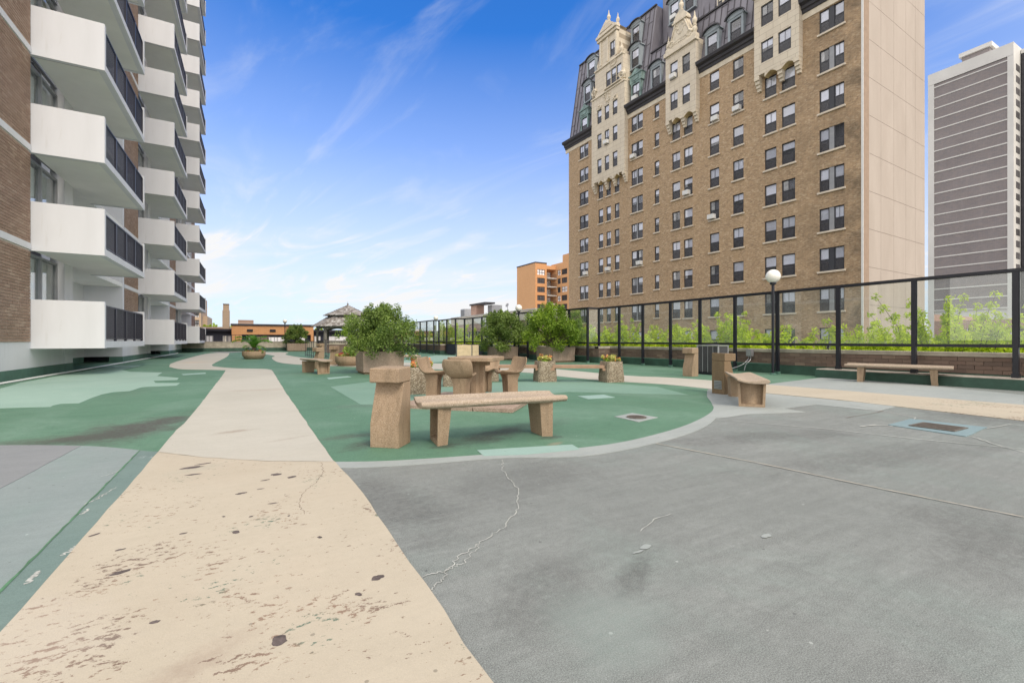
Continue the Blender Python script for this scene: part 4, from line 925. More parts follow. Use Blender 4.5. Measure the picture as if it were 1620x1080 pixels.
# cream stone bays (oriels)
OP = 0.55
def oriel(ya, yb, zlo, zhi, kids, name='stone_bay'):
    XO = XA - OP; mb = MB(); rs = [(y0, y1, z0, z1) for (y0, y1, z0, z1, *_) in kids if z0 > zlo]
    wall_openings(mb, lambda a, z, q: (XO + q, a, z), (ya, yb, zlo, zhi), rs, 0.16)
    for y in (ya, yb): mb.quad((XO, y, zlo), (XA + 2.2, y, zlo), (XA + 2.2, y, zhi), (XO, y, zhi))
    mb.quad((XO, ya, zlo), (XO, yb, zlo), (XA, yb, zlo), (XA, ya, zlo)); mb.quad((XO, ya, zhi), (XO, yb, zhi), (XA + 2.2, yb, zhi), (XA + 2.2, ya, zhi))
    o = mb.build(name, M['cream'], bb)
    for (y0, y1, z0, z1, *rest) in kids:
        window(bb, (XO + .09, (y0 + y1) / 2, z0), -math.pi / 2, y1 - y0, z1 - z0, rb, ac=(0 if rest else None), sill=False)
    return o
def brackets(o, ys, zt, heads):
    for y in ys:
        mb = MB()
        for i, (dx, dz) in enumerate(((0.0, .32), (.12, .28), (.24, .26), (.36, .24))):
            z1 = zt - sum((.32, .28, .26, .24)[:i]); mb.box(XA - OP + dx - .02, XA, y - .19 + .015 * i, y + .19 - .015 * i, z1 - dz, z1 - .001)
        mb.build('bracket', M['cream_plain'], o)
    for (y0, y1) in heads:    # shallow arched soffits over the brick windows
        n = 8; pts = [(y0 + (y1 - y0) * k / n, zt - .02 - .30 + .30 * math.sin(math.pi * k / n)) for k in range(n + 1)]
        mb = MB()
        for k in range(n):
            (a0_, b0_), (a1_, b1_) = pts[k], pts[k + 1]
            mb.quad((XA - OP, a0_, b0_), (XA - OP, a1_, b1_), (XA - .002, a1_, b1_), (XA - .002, a0_, b0_), 1)
            mb.quad((XA - OP, a0_, b0_), (XA - OP, a1_, b1_), (XA - OP, a1_, zt), (XA - OP, a0_, zt), 0)
        mb.build('arch_soffit', [M['cream_plain'], M['ochre']], o)
XO_ = XA - OP
bo = lambda u: bu(u) * XO_ / XA
def wr(u, k, h_=WIN):
    return (bo(u[1]), bo(u[0]), ZB + ZS * k - .15, ZB + ZS * k + h_ - .15)

cB, cE, cH = [(944.6, 951.6), (956.3, 963.6), (969, 976.7)], [(1060, 1072), (1079, 1091.4)], [(1203.5, 1223), (1230.7, 1251.5)]
AC = ('ac',)
o1 = oriel(yO1[0], yO1[1], 19.4, 29.3, [(*wr(c, k), *(AC if (j, k) == (1, 6) else ())) for k in (5, 6) for j, c in enumerate(cB)] + [wr(c, 7, 1.6) for c in cB])
b0, b1 = bo(958), bo(983)
st2 = oriel(bo(985.5), bo(941.5), 29.302, 32.3, [(b1 + (b0 - b1) * t / 3, b1 + (b0 - b1) * (t + .94) / 3, 29.5, 31.35) for t in range(3)])
st3 = oriel(bo(976), bo(948), 32.302, 35.6, [(bo(974), bo(965), 32.7, 34.4)])
def trim(parent, y0, y1, z0, z1, out, name='stone_moulding', mat='cream_plain'):
    mb = MB(); mb.box(XO_ - out, XO_ + .3, y0, y1, z0, z1); mb.build(name, M[mat], parent, bevel=0.02)
def urn(parent, y, z, s=1.0, X=None):
    mb = MB(); pr = [(.22, 0), (.24, .12), (.12, .2), (.2, .4), (.26, .6), (.22, .8), (.12, .9), (.14, 1.0), (.06, 1.2), (.08, 1.3), (.015, 1.6)]
    mb.lathe([(r * s, z_ * s) for r, z_ in pr], 10, c=((X or XO_) + .15, y, z)); mb.build('finial', M['cream_plain'], parent, smooth=40)
def scroll(parent, y, z, r, th=.14, turns=1.6, flip=1):
    pts = []; n = 26
    for i in range(n):
        a = turns * 2 * math.pi * i / n; q = r * (1 - .8 * i / n); pts.append((XO_ - .04, y + flip * q * math.cos(a), z + q * math.sin(a)))
    mb = MB(); mb.tube(pts, [th * (1 - .6 * i / n) for i in range(n)], 6); mb.build('scroll', M['cream_plain'], parent, smooth=50)
def carving(parent, y, z, w_, h_, seed):
    """shallow carved ornament: a cartouche with foliage knobs"""
    r = random.Random(seed); mb = MB()
    pts = [(XO_ - .03, y + w_ / 2 * math.sin(t) * (1 - .25 * math.cos(t)), z + h_ / 2 * math.cos(t)) for t in [2 * math.pi * i / 16 for i in range(17)]]
    mb.tube(pts, .055, 5)
    for i in range(14):
        a = r.uniform(0, 2 * math.pi); q = r.uniform(.5, 1.25); yy, zz2 = y + w_ * .6 * q * math.sin(a), z + h_ * .55 * q * math.cos(a); s = r.uniform(.06, .12)
        mb.lathe([(s * .3, -s), (s, -s * .3), (s, s * .3), (s * .3, s)], 6, c=(XO_ - .02, yy, zz2))
    mb.build('carving', M['cream_plain'], parent, smooth=50)
ya, yb = yO1; trim(o1, ya - .05, yb + .05, 29.1, 29.28, .12); urn(o1, ya + .2, 29.5, .9); urn(o1, yb - .2, 29.5, .9)
carving(o1, (ya + yb) / 2, 28.5, .8, 1.0, 1); carving(o1, (ya + yb) / 2 - 1.3, 27.9, .5, .4, 5); carving(o1, (ya + yb) / 2 + 1.3, 27.9, .5, .4, 6)
scroll(o1, ya + .45, 29.9, .42); scroll(o1, yb - .45, 29.9, .42, flip=-1)
trim(st2, bo(984), bo(957), 29.36, 29.48, .25); trim(st2, bo(986), bo(941), 32.15, 32.32, .15); carving(st2, (b0 + b1) / 2, 31.85, .9, .45, 2)
urn(st2, bo(982), 32.35, .9); urn(st2, bo(945), 32.35, .7)
for u_ in (951, 961.5, 975): trim(st3, bo(u_) - .13, bo(u_) + .13, 32.5, 35.2, .10, 'pilaster')
trim(st3, bo(977.5), bo(946.5), 35.25, 35.55, .22); trim(st3, bo(978), bo(946), 35.56, 35.85, .38)
gy0, gy1 = bo(977), bo(947); mb = MB(); mb.prism([(gy0, 35.86), (gy1, 35.86), ((gy0 + gy1) / 2, 37.1)], 'x', XO_ - .3, XO_ + 1.5); mb.build('pediment', M['cream_plain'], st3)
mb = MB(); mb.prism([(gy0 + .5, 36.0), (gy1 - .5, 36.0), ((gy0 + gy1) / 2, 36.8)], 'x', XO_ - .36, XO_ - .301); mb.build('carving', M['cream'], st3)
urn(st3, (gy0 + gy1) / 2, 37.0, .85); urn(st3, gy0 + .1, 35.9, .8)
brackets(o1, [yO1[0] + .2, (bo(966.4) + bo(972.2)) / 2, (bo(954.1) + bo(959)) / 2, yO1[1] - .2], 19.38, [(bo(979.4), bo(971.8)), (bo(966.4), bo(959)), (bo(954), bo(946.5))])
o2 = oriel(yO2[0], yO2[1], 22.3, 28.8, [(*wr(c, k), *(AC if (j, k) == (0, 7) else ())) for k in (6, 7) for j, c in enumerate(cE)])
brackets(o2, [yO2[0] + .2, (bo(1075.9) + bo(1081.7)) / 2, yO2[1] - .2], 22.28, [(bo(1096), bo(1081.5)), (bo(1076), bo(1063))])
ya, yb = yO2; trim(o2, ya - .1, yb + .1, 28.5, 28.9, .2); wd = yb - ya; ym = (ya + yb) / 2
gp = [(-.5, 0), (.5, 0), (.49, .35), (.40, .42), (.35, .75), (.29, 1.3), (.235, 1.9), (.20, 2.3), (.24, 2.36), (.21, 2.75), (.10, 3.2), (0, 3.5), (-.10, 3.2), (-.21, 2.75), (-.24, 2.36), (-.20, 2.3), (-.235, 1.9), (-.29, 1.3), (-.35, .75), (-.40, .42), (-.49, .35)]
mb = MB(); n = len(gp); vs = [(XO_ - .05, ym + a * wd, 28.91 + b_ * .98) for a, b_ in gp]; vs += [(XO_ + .5, p[1], p[2]) for p in vs]
mb.add(vs, [tuple(range(n)), tuple(range(2 * n - 1, n - 1, -1))] + [(i, n + i, n + (i + 1) % n, (i + 1) % n) for i in range(n)]); mb.build('gable', M['cream_plain'], o2)
trim(o2, ym - .24 * wd, ym + .24 * wd, 31.12, 31.3, .2); urn(o2, ym, 32.2, .9); urn(o2, ya + .25, 29.0, 1.0); urn(o2, yb - .25, 29.0, 1.0)
urn(o2, ya + .25, 29.9, .9)
for s in (-1, 1): scroll(o2, ym + s * wd * .30, 29.45, .34, .1, 1.6, s)
mb = MB()
for s in (-1, 1): mb.tube([(XO_ - .08, ym + s * wd * a, 28.95 + b_) for a, b_ in ((.40, .5), (.30, .85), (.235, 1.35), (.18, 1.9), (.14, 2.2))], .07, 6)
mb.build('scroll', M['cream_plain'], o2, smooth=50)
carving(o2, ym, 30.6, .8, 1.0, 3); carving(o2, ym, 29.4, 2.0, .3, 4)
o3 = oriel(yO3[0], yO3[1], 22.3, 30.2, [wr(c, k) for k in (6, 7) for c in cH])
brackets(o3, [yO3[0] + .2, (bo(1228.3) + bo(1236.5)) / 2, yO3[1] - .2], 22.28, [(bo(1258), bo(1236.3)), (bo(1229), bo(1209.5))])
trim(o3, yO3[0] - .1, yO3[1] + .1, 28.6, 28.9, .3)
# roof terrace box with glazing between the mansards
mb = MB(); ty0, ty1 = bu(1148), bu(1117)
mb.box(XA + 1.6, XA + 3.4, ty0, ty1, 31.2, 33.2); mb.build('roof_room', M['cream_plain'], bb)
mb = MB(); mb.box(XA + 1.5, XA + 3.4, ty0 - .1, ty1 + .1, 33.21, 33.4); mb.build('roof_room_edge', M['wingrey'], bb)
for i in range(3): window(bb, (XA + 1.58, ty0 + (ty1 - ty0) * (i + .5) / 3, 31.4), -math.pi / 2, (ty1 - ty0) / 3 - .25, 1.5, rb, sill=False)

# ------------------------------------------------------------------ white balcony apartment building on the left
wb = tag(empty('apartment_building', (0, 0, 0)), 'white and brown brick apartment block with stacked white balconies along the deck', 'building')
NL = [9, 10, 12]
ZTOPW = 34.5
BLEN, BD = 5.75, XW - XB
# one bay: y offsets from the near side of its balcony
def bayparts(i):
    y = Y0 + PITCH * i; ns = NL[i]; HB = Z0 + LV * ns + .5
    d0 = y - 0.02; c0, c1 = y + 2.65, y + 3.45; r1 = y + 10.35; b1_ = y + 13.72   # doors end, column, recess end, brick end
    # column and perpendicular wall, full height
    mb = MB(); mb.box(XW - .35, XW, c0, c1, 0.27, HB); mb.build('column', M['white_wall'], wb)
    mb = MB(); mb.box(XW - 1.75, XW, r1, r1 + .32, 0.27, HB); mb.build('party_wall', M['white_wall'], wb)
    mb = MB(); mb.box(XW - 1.9, XW - 1.4, c1 - .02, r1, 0.27, HB); mb.build('recess_wall', M['white_wall'], wb)
    mb = MB(); mb.box(XW - .5, XW - .02, r1 + .321, b1_, 0.27, 1.0); mb.build('plinth', M['white_wall'], wb)
    mb = MB(); mb.box(XW - .5, XW - .0205, b1_, b1_ + .16 + 2.65 if i < 2 else b1_ + .3, 0.27, .95); mb.build('plinth', M['white_wall'], wb)
    g = MB(); g.box(XW - .5, XW + .012, c0, c1, 0, 0.269); g.box(XW - .5, XW + .012, r1 - .012, b1_ + 2.8 + (.0 if i < 2 else 2), 0, 0.268); g.box(XW - 1.85, XW - 1.385, c1, r1 - .013, 0, .269); g.build('green_base', M['green_wall'], wb)
    # brick pier
    core = MB(); core.box(XW - .4, XW - .014, r1 + .322, b1_ - .01, 1.001, HB); core.build('brick_backing', M['mortar'], wb)
    for k in range(ns):
        z = Z0 + LV * k
        mb = MB(); mb.box(XW - .3, XW + .02, r1 + .33, b1_ - .005, z - .001, z + .175) if k else mb.box(XW - .3, XW + .02, r1 + .33, b1_ - .005, .96, 1.02); mb.build('slab_band', M['white_wall'], wb)
        zb = max(z + .176, 1.021)
        # recess floor slab and window
        mb = MB(); mb.box(XW - 1.6, XW - .003, c1, r1 - .001, z, z + .18); mb.build('recess_slab', M['soffit'], wb)
        f = MB(); zt = z + LV - .02; zf = z + .2
        ya_, yb_ = c1 + .12, c1 + 1.9
        f.ring(ya_, yb_, zf, zt, .07, XW - 1.40, XW - 1.34, plane='yz')
        fo = f.build('side_window', M['wingrey'], wb); mb = MB(); mb.box(XW - 1.395, XW - 1.385, ya_ + .071, yb_ - .071, zf, zt - .081); mb.build('pane', M['room'], fo)
        # sliding doors beside the balcony
        df = MB(); x0, x1 = XW - .26, XW - .17
        df.ring(d0, c0 - .001, zf, zt, .07, x0, x1, plane='yz'); do = df.build('sliding_door', M['wingrey'], wb)
        mb = MB(); mb.box(x0 + .005, x1 + .01, d0 + 1.27, d0 + 1.39, zf + .071, zt - .071); mb.build('door_stile', M['wingrey'], do)
        for (p0, p1) in ((d0 + .071, d0 + 1.269), (d0 + 1.391, c0 - .081)):
            mb = MB(); mb.box(x0 + .03, x0 + .04, p0, p1, zf + .061, zt - .081); mb.build('pane', M['door_glass'], do)
            mb = MB(); n = 24; hh = zt - .1
            cw = p0 + (p1 - p0) * (rnd.choice((0.0, 0.35, 0.0)))
            mb.pleats(cw, p1, zf + .1, hh, x0 - .10, x0 - .05, n, plane='yz')
            mb.build('curtain', M['blind'] if rnd.random() < .6 else M['curtain'], do)
        mb = MB(); mb.box(XW - 1.2, XW - 1.1, d0, c0, zf, zt); mb.build('dim_interior', M['room'], do)
        balcony(y, z)
BM = {}
def balcony(y, z):
    if not BM:
        D = XB - XW
        # slab with side walls: near side wall is a tall white panel with a rounded outer corner
        mb = MB(); mb.box(0.0, D, .16, BLEN - .14, 0, .18); BM['slab'] = mb.mesh('slab', M['soffit'])
        mb = MB(); mb.box(D - .16, D + .012, .14, BLEN - .12, -.012, .19); BM['edge'] = mb.mesh('slab_edge', M['white_wall'])
        r_ = .09; h = 1.37; r_ = .014; prof = [(-.05, -.02), (D + .01, -.02)] + [(D + .01 - r_ + r_ * math.cos(a), h - r_ + r_ * math.sin(a)) for a in [math.pi / 2 * i / 5 for i in range(6)]] + [(-.05, h)]
        mb = MB(); mb.prism(prof, 'y', 0, .15) ; BM['side'] = mb.mesh('side_wall', M['white_wall'])
        mb = MB(); mb.prism([(p[0], p[1]) for p in prof], 'y', BLEN - .13, BLEN); BM['far'] = mb.mesh('side_wall', M['white_wall'])
        mb = MB(); mb.box(-.05, D - .2, .155, .17, -.018, -.004); BM['drip'] = mb.mesh('drip_groove', M['crack_dark'])
        mb = MB(); mb.box(D - .075, D - .03, .152, BLEN - .131, 1.24, 1.28); BM['rails'] = mb.mesh('hand_rail', M['rail']); mb = MB(); mb.box(D - .07, D - .035, .152, BLEN - .131, .25, .28); BM['brail'] = mb.mesh('bottom_rail', M['rail'])
        mb = MB(); mb.box(D - .085, D - .02, -.045, .045, .19, 1.239); BM['post'] = mb.mesh('rail_post', M['rail'])
        mb = MB(); yy = .22
        while yy < BLEN - .2: mb.box(D - .062, D - .045, yy - .009, yy + .009, .281, 1.239); yy += .115
        BM['bal'] = mb.mesh('balusters', M['rail'])
    s = inst('balcony', BM['slab'], wb, (XW, y, z))
    inst('side_wall', BM['side'], s); inst('side_wall', BM['far'], s); inst('slab_edge', BM['edge'], s); inst('drip_groove', BM['drip'], s)
    inst('hand_rail', BM['rails'], s); inst('bottom_rail', BM['brail'], s); b_ = inst('balusters', BM['bal'], s); b_['kind'] = 'stuff'
    for j in range(1, 5): inst('rail_post', BM['post'], s, (0, .15 + (BLEN - .28) * j / 4 - (.05 if j == 4 else 0), 0))
for i in range(3): bayparts(i)
# near end brick pier, white plinth and green base
mb = MB(); mb.box(XW - .5, XW - .02, 13, Y0 + 2.66, 0.27, 1.0); mb.build('plinth', M['white_wall'], wb)
mb = MB(); mb.box(XW - .5, XW + .012, 13, Y0 + 2.64, 0, 0.269); mb.build('green_base', M['green_wall'], wb)
mb = MB(); mb.box(XW - .5, XW - .014, 13.5, Y0 - .04, 1.001, 15); mb.build('brick_backing', M['mortar'], wb)
for k in range(1, 5):
    mb = MB(); mb.box(XW - .3, XW + .02, 13.5, Y0 - .03, Z0 + LV * k, Z0 + LV * k + .175); mb.build('slab_band', M['white_wall'], wb)
mb = MB(); mb.box(XW - 12, XW - 1.95, 13.5, Y0 + PITCH, 0.27, 15); mb.box(XW - 12, XW - 1.95, Y0 + PITCH - 3, Y0 + PITCH * 3 - 1, 0.27, ZTOPW); mb.box(XW - 1.95, XW - .5, 13.5, Y0 - .05, .27, 15); mb.build('building_core', M['room'], wb)
runs = []
for k in range(0, 5):
    za = (Z0 + LV * k + .178) if k else 1.005; nb = int((Z0 + LV * (k + 1) - za) / .082)
    runs.append((XW, Y0 - .04, 0, -1, 3.6, za + .003, nb))
for i in range(3):
    for k in range(NL[i]):
        za = (Z0 + LV * k + .178) if k else 1.03; nb = int((Z0 + LV * (k + 1) - za) / .082)
        ys = Y0 + PITCH * i + 13.70; runs.append((XW, ys, 0, -1, 3.0, za + .003, nb))
lay_bricks(wb, runs, M['brick_left'], 0.262, 0.068, 0.010, 0.014)
# white conduit along the foot of the wall
cd = MB(); cd.tube([(XW + .3, -4, .03), (XW + .3, 24.6, .03), (XW + .3, 44, .03)], .028, 8); c_ = cd.build('ground_conduit', M['acwhite'], smooth=50); tag(c_, 'thin white conduit lying along the foot of the white building', 'pipe')
# ------------------------------------------------------------------ grey tower with white bands, far right
THT = math.atan(395 / FX)
tw = tag(empty('tower', (0, 0, 0), THT - TH), 'grey brown brick tower with thin white floor bands and white edges behind the pale wall', 'building')
XT = 152.9
tu = lambda u: UX(u, XT, THT); tz = lambda u, v: HZ(u, v, XT, THT)
yn, yf = tu(1604), tu(1468.5); yb0, yb1 = tu(1594), tu(1478)
zt = tz(1600, 68); P1 = 2.75; zl = tz(1594, 486.4)
mb = MB(); mb.box(XT + .4, XT + 30, yn + .4, yf - .4, -7, zt - 1); mb.build('tower_core', M['tower_white'], tw)
mb = MB(); mb.box(XT - .2, XT + 30, yn, yf, zt - 2.9, zt); mb.build('roof_parapet', M['tower_white'], tw)
mb = MB(); mb.box(XT - .15, XT + .6, yn, yb0, -7, zt - 2.9); mb.build('white_edge', M['tower_white'], tw)
mb = MB(); mb.box(XT - .15, XT + .6, yb1, yf, -7, zt - 2.9); mb.build('white_edge', M['tower_white'], tw)
for k in range(0, 23):
    z = zl + P1 * k; z1 = min(z + P1, zt - 2.9)
    if z1 - z < .5: break
    mb = MB(); mb.box(XT, XT + .4, yb0, yb1, z + .14, z1 - .14); mb.build('brick_panel', M['tower_brick'], tw)
    mb = MB(); mb.box(XT - .12, XT + .4, yb0, yb1, z - .14, z + .14); mb.build('floor_band', M['tower_white'], tw)
mb = MB(); mb.box(XT + 4, XT + 12, tu(1556), tu(1512), zt + .001, zt + 3.0); mb.build('penthouse', M['tower_brick'], tw)
mb = MB(); mb.box(XT + 3.5, XT + 12.5, tu(1556) - .5, tu(1512) + .5, zt + 3.0, zt + 4.0); mb.build('penthouse_roof', M['tower_white'], tw)
# return wall with dark slots and the balcony wing beyond
XR = XT + 4.6
y2 = tu(1630) * XR / XT - 8
mb = MB(); mb.box(XT + .6, XR, yn + .001, yn + .39, -7, zt - 1.5); mb.build('return_wall', M['tower_white'], tw)
for k in range(0, 25):
    z = zl + P1 * k + .4
    if z > zt - 5: break
    mb = MB(); mb.box(XT + 1.4, XT + 3.9, yn - .05, yn, z, z + 1.5); mb.build('window', M['room'], tw)
    mb = MB(); mb.box(XR, XR + .3, y2, yn - .2, z + 2.0, z + 2.3); mb.build('floor_band', M['tower_white'], tw)
    for j in range(4):
        yy = yn - 2.2 - j * 2.6
        mb = MB(); mb.box(XR + .05, XR + .25, yy - .8, yy + .9, z + .3, z + 1.8); mb.build('window', M['room'] if (j + k) % 3 else M['blind'], tw)
        mb = MB(); mb.box(XR + .02, XR + .24, yy - .9, yy + 1.0, z - .4, z + .29); mb.build('spandrel', M['beige_panel'], tw)
mb = MB(); mb.box(XR + .3, XR + 14, y2, yn - .1, -7, zt - 1.5); mb.build('wing_body', M['tower_brick'], tw)
mb = MB(); mb.box(XR - .1, XR + .35, yn - 1.0, yn - .15, -7, zt - 1.5); mb.build('wing_edge', M['cornice'], tw)
mb = MB(); mb.box(XR - .2, XR + 14, y2, yn - .1, zt - 1.5, zt - .5); mb.build('wing_parapet', M['tower_white'], tw)
# low pink brick building in front of the tower
lb = tag(empty('low_building', (0, 0, 0)), 'low pink brick building at the foot of the grey tower', 'building')
XL = 100.0; ly0, ly1 = UX(1700, XL), UX(1478, XL)
mb = MB(); wins_ = []
for u in (1541, 1592, 1612, 1640):
    yc = UX(u, XL); wins_.append((yc - .9, yc + .9, HZ(u, 531, XL), HZ(u, 519, XL)))
wins_.append((UX(1560, XL) - 1, UX(1560, XL) + 1, -3, -.6))
wall_openings(mb, lambda a, z, q: (XL + q, a, z), (ly0, ly1, -7, HZ(1540, 506, XL)), wins_, .25); mb.quad((XL, ly1, -7), (XL + 20, ly1, -7), (XL + 20, ly1, 5.4), (XL, ly1, 5.4)); mb.build('brick_wall', M['pink_x'], lb)
for (a, b_, c_, d_) in wins_:
    w_ = MB(); w_.box(XL + .1, XL + .16, a, a + .12, c_, d_); w_.box(XL + .1, XL + .16, b_ - .12, b_, c_, d_); w_.box(XL + .1, XL + .16, a + .12, b_ - .12, (c_ + d_) / 2 - .05, (c_ + d_) / 2 + .05)
    w0 = w_.build('window', M['acwhite'], lb); q = MB(); q.box(XL + .18, XL + .2, a, b_, c_, d_); q.build('pane', M['room'], w0)
mb = MB(); mb.box(XL + .3, XL + 20, ly0, ly1 - .1, -7, HZ(1540, 506, XL) - .3); mb.build('building_core', M['mortar_dark'], lb)
# ------------------------------------------------------------------ orange brick block
ob = tag(empty('orange_apartments', (0, 0, 0)), 'orange brick apartment block with recessed balconies beyond the tan brick house', 'building')
XO1, YO = 76.8, 120.4
pitch = 2.75; zr = HZ(847.2, 415.6, XO1)
yl = UX(817.8, XO1); xb = UY(865, YO); xc = UY(879.5, YO); yr = 100
mb = MB(); mb.quad((XO1, YO, -7), (XO1, yl, -7), (XO1, yl, zr), (XO1, YO, zr)); mb.build('side_wall', M['orange_x'], ob)
opn = []; zw = HZ(855, 389 + 400 / 9 * 0 + (390 + 400 / 9 - 390), XO1)
zrow = [H + (CV - (390 + q / 9)) * (YO / (CS - SN * ((855 - CU) / FX))) / FX for q in (402, 525, 650, 772, 898)]
zrow += [zrow[-1] - pitch * j for j in range(1, 5)]
for z in zrow: opn.append((UY(850, YO), UY(862, YO), z, z + 1.75))
mb = MB(); wall_openings(mb, lambda a, z, q: (a, YO + q, z), (XO1, xb, -7, zr), opn, .3); mb.build('brick_wall', M['orange_y'], ob)
mb = MB(); mb.quad((xb, YO, -7), (xb, YO + 3, -7), (xb, YO + 3, zr - .4), (xb, YO, zr - .4)); mb.box(xb, xc, YO + 2.6, YO + 3, -7, zr - .5); mb.box(xb, xc, YO, YO + 2.6, zrow[0] + 2.0, zr - .5); mb.build('recess_wall', M['orange_y'], ob)
for z in zrow:
    mb = MB(); mb.box(xb + .05, xc - .02, YO - .5, YO + 2.6, z - 1.0, z - .75); s = mb.build('balcony', M['tower_white'], ob)
    mb = MB(); mb.box(xb + .1, xc - .05, YO - .42, YO - .38, z + .25, z + .32)
    for j in range(14): mb.box(xb + .1 + (xc - xb - .2) * j / 13 - .03, xb + .1 + (xc - xb - .2) * j / 13 + .03, YO - .42, YO - .38, z - .75, z + .25)
    mb.build('balcony_rail', M['rail'], s)
    mb = MB(); mb.box(xb + .3, xc - .3, YO + 2.5, YO + 2.59, z - .7, z + 1.5); s2 = mb.build('balcony_door', M['room'], ob)
    for j in range(3):
        mb = MB(); a = xb + .5 + j * (xc - xb - 1) / 3; mb.box(a, a + .8, YO + 2.44, YO + 2.48, z - .3, z + 1.4); mb.build('pane', M['blind'] if (j + int(z)) % 2 else M['curtain'], s2)
for z in zrow:
    a, b_ = UY(850, YO), UY(862, YO); f = MB()
    for j in range(4): f.box(a + (b_ - a) * j / 3 - .06, a + (b_ - a) * j / 3 + .06, YO + .15, YO + .22, z, z + 1.75)
    f.box(a, b_, YO + .15, YO + .22, z + .75, z + .85)
    fo = f.build('window', M['winframe'], ob); q = MB(); q.box(a, b_, YO + .25, YO + .27, z, z + 1.75); q.build('pane', M['blind'] if z == zrow[0] else M['room'], fo)
XO2 = xc; opn = []
for z in zrow:
    for (u0, u1) in ((881.8, 886.8), (888.5, 897.3)):
        opn.append((UX(u1, XO2), UX(u0, XO2), z, z + 1.75))
zr2 = zr + .3
mb = MB(); wall_openings(mb, lambda a, z, q: (XO2 + q, a, z), (yr, YO + 2.6, -7, zr2), opn, .3); mb.build('brick_wall', M['orange_x'], ob)
for (a, b_, c_, d_) in opn:
    f = MB(); n = 2 if b_ - a < 3.2 else 3
    for j in range(n + 1): f.box(XO2 + .15, XO2 + .22, a + (b_ - a) * j / n - .06, a + (b_ - a) * j / n + .06, c_, d_)
    f.box(XO2 + .15, XO2 + .22, a, b_, c_ + .75, c_ + .85)
    fo = f.build('window', M['winframe'], ob); q = MB(); q.box(XO2 + .25, XO2 + .27, a, b_, c_, d_); q.build('pane', M['blind'] if rnd.random() < .5 else M['room'], fo)
mb = MB(); mb.box(XO2 + .35, XO2 + 16, yr, YO + 14, -7, zr2 - .1); mb.box(XO1 + .05, XO2 + .3, YO + 3.01, yl - .1, -7, zr - .1); mb.build('building_core', M['room'], ob)
mb = MB(); mb.box(XO1 - .1, xb, YO - .1, yl + .1, zr, zr + .35); mb.build('roof_edge', M['cornice'], ob)
mb = MB(); mb.box(XO2 + 1, XO2 + 10, UX(902, XO2) - 4, UX(886, XO2), zr2, zr2 + 2.6); mb.build('penthouse', M['orange_x'], ob)
# ------------------------------------------------------------------ long low building behind the screen
cbd = tag(empty('low_building', (0, 0, 0)), 'long low tan brick building with cream roof edge seen through the glass screen', 'building')
XC = 30.0; ca, cb_ = 47.0, 74.0; zc = 4.85; opn = []
for y in [ca + 2 + 3.4 * j for j in range(8)]: opn.append((y, y + 2.2, 0.4, 2.4))
mb = MB(); wall_openings(mb, lambda a, z, q: (XC + q, a, z), (ca, cb_, -7, 3.6), opn, .2); mb.quad((XC, ca, -7), (XC + 12, ca, -7), (XC + 12, ca, 3.6), (XC, ca, 3.6)); mb.build('brick_wall', M['pink_x'], cbd)
mb = MB(); mb.box(XC - .1, XC + 14, ca - .1, cb_ + .1, 3.6, zc); mb.build('roof_fascia', M['roof_white'], cbd)
mb = MB(); mb.box(XC - .15, XC + 14, ca - .15, cb_ + .15, zc, zc + .1); mb.build('roof_edge', M['acwhite'], cbd)
for (a, b_, c_, d_) in opn:
    f = MB()
    for j in range(3): f.box(XC + .08, XC + .14, a + (b_ - a) * j / 2 - .05, a + (b_ - a) * j / 2 + .05, c_, d_)
    f.box(XC + .08, XC + .14, a, b_, 1.4, 1.48); fo = f.build('window', M['acwhite'], cbd); q = MB(); q.box(XC + .16, XC + .18, a, b_, c_, d_); q.build('pane', M['room'], fo)
mb = MB(); mb.box(XC + .4, XC + 12, ca + .1, cb_ - .1, -7, 3.5); mb.build('building_core', M['mortar_dark'], cbd)
y1, y2_ = UX(769, XC + 2), UX(745, XC + 2)
mb = MB(); mb.box(XC + 2, XC + 3.4, y2_ - 2.2, y2_, zc + .1, zc + 2.0); p_ = mb.build('roof_shed', M['pink_x'], cbd); mb = MB(); mb.box(XC + 1.8, XC + 3.6, y1, y2_ + .2, zc + 2.0, zc + 2.25); mb.build('shed_roof', M['cornice'], p_)
for (u, v, s_, lab) in ((739, 495, .7, 'grey rooftop cooling unit left of the brick roof shed'), (783, 490, .6, 'slatted grey rooftop cooling unit right of the brick roof shed')):
    X = XC + 4; y = UX(u, X); z = zc + .1
    e = tag(empty('rooftop_unit', (X, y, z)), lab, 'machine'); mb = MB(); mb.box(-.9, .9, -1.3 * s_, 1.3 * s_, .3, 1.75); mb.build('casing', M['metal'], e)
    mb = MB()
    for j in range(6): mb.box(-.96, -.901, -1.15 * s_, 1.15 * s_, .45 + j * .2, .53 + j * .2)
    for a in (-1, 1):
        for b_ in (-1, 1): mb.box(a * .8 - .06, a * .8 + .06, b_ * 1.1 - .06, b_ * 1.1 + .06, 0, .299)
    mb.build('louvre', M['acgrey'], e, kind='stuff')
e = tag(empty('satellite_dish', (XC + 5, UX(803, XC + 5), zc + .1)), 'small grey satellite dish on the white roof beside the globe lamp', 'dish')
mb = MB(); mb.tube([(0, 0, 0), (0, 0, 1.5)], .05, 6); mb.build('mast', M['metal'], e)
mb = MB(); mb.lathe([(.02, 0), (.35, .06), (.6, .2), (.62, .22), (.36, .1), (.02, .04)], 14); d_ = mb.build('dish_reflector', M['metal'], e, smooth=40); d_.scale = (.55, .55, .55); d_.location = (0, 0, 1.6); d_.rotation_euler = (R(60), 0, R(200))
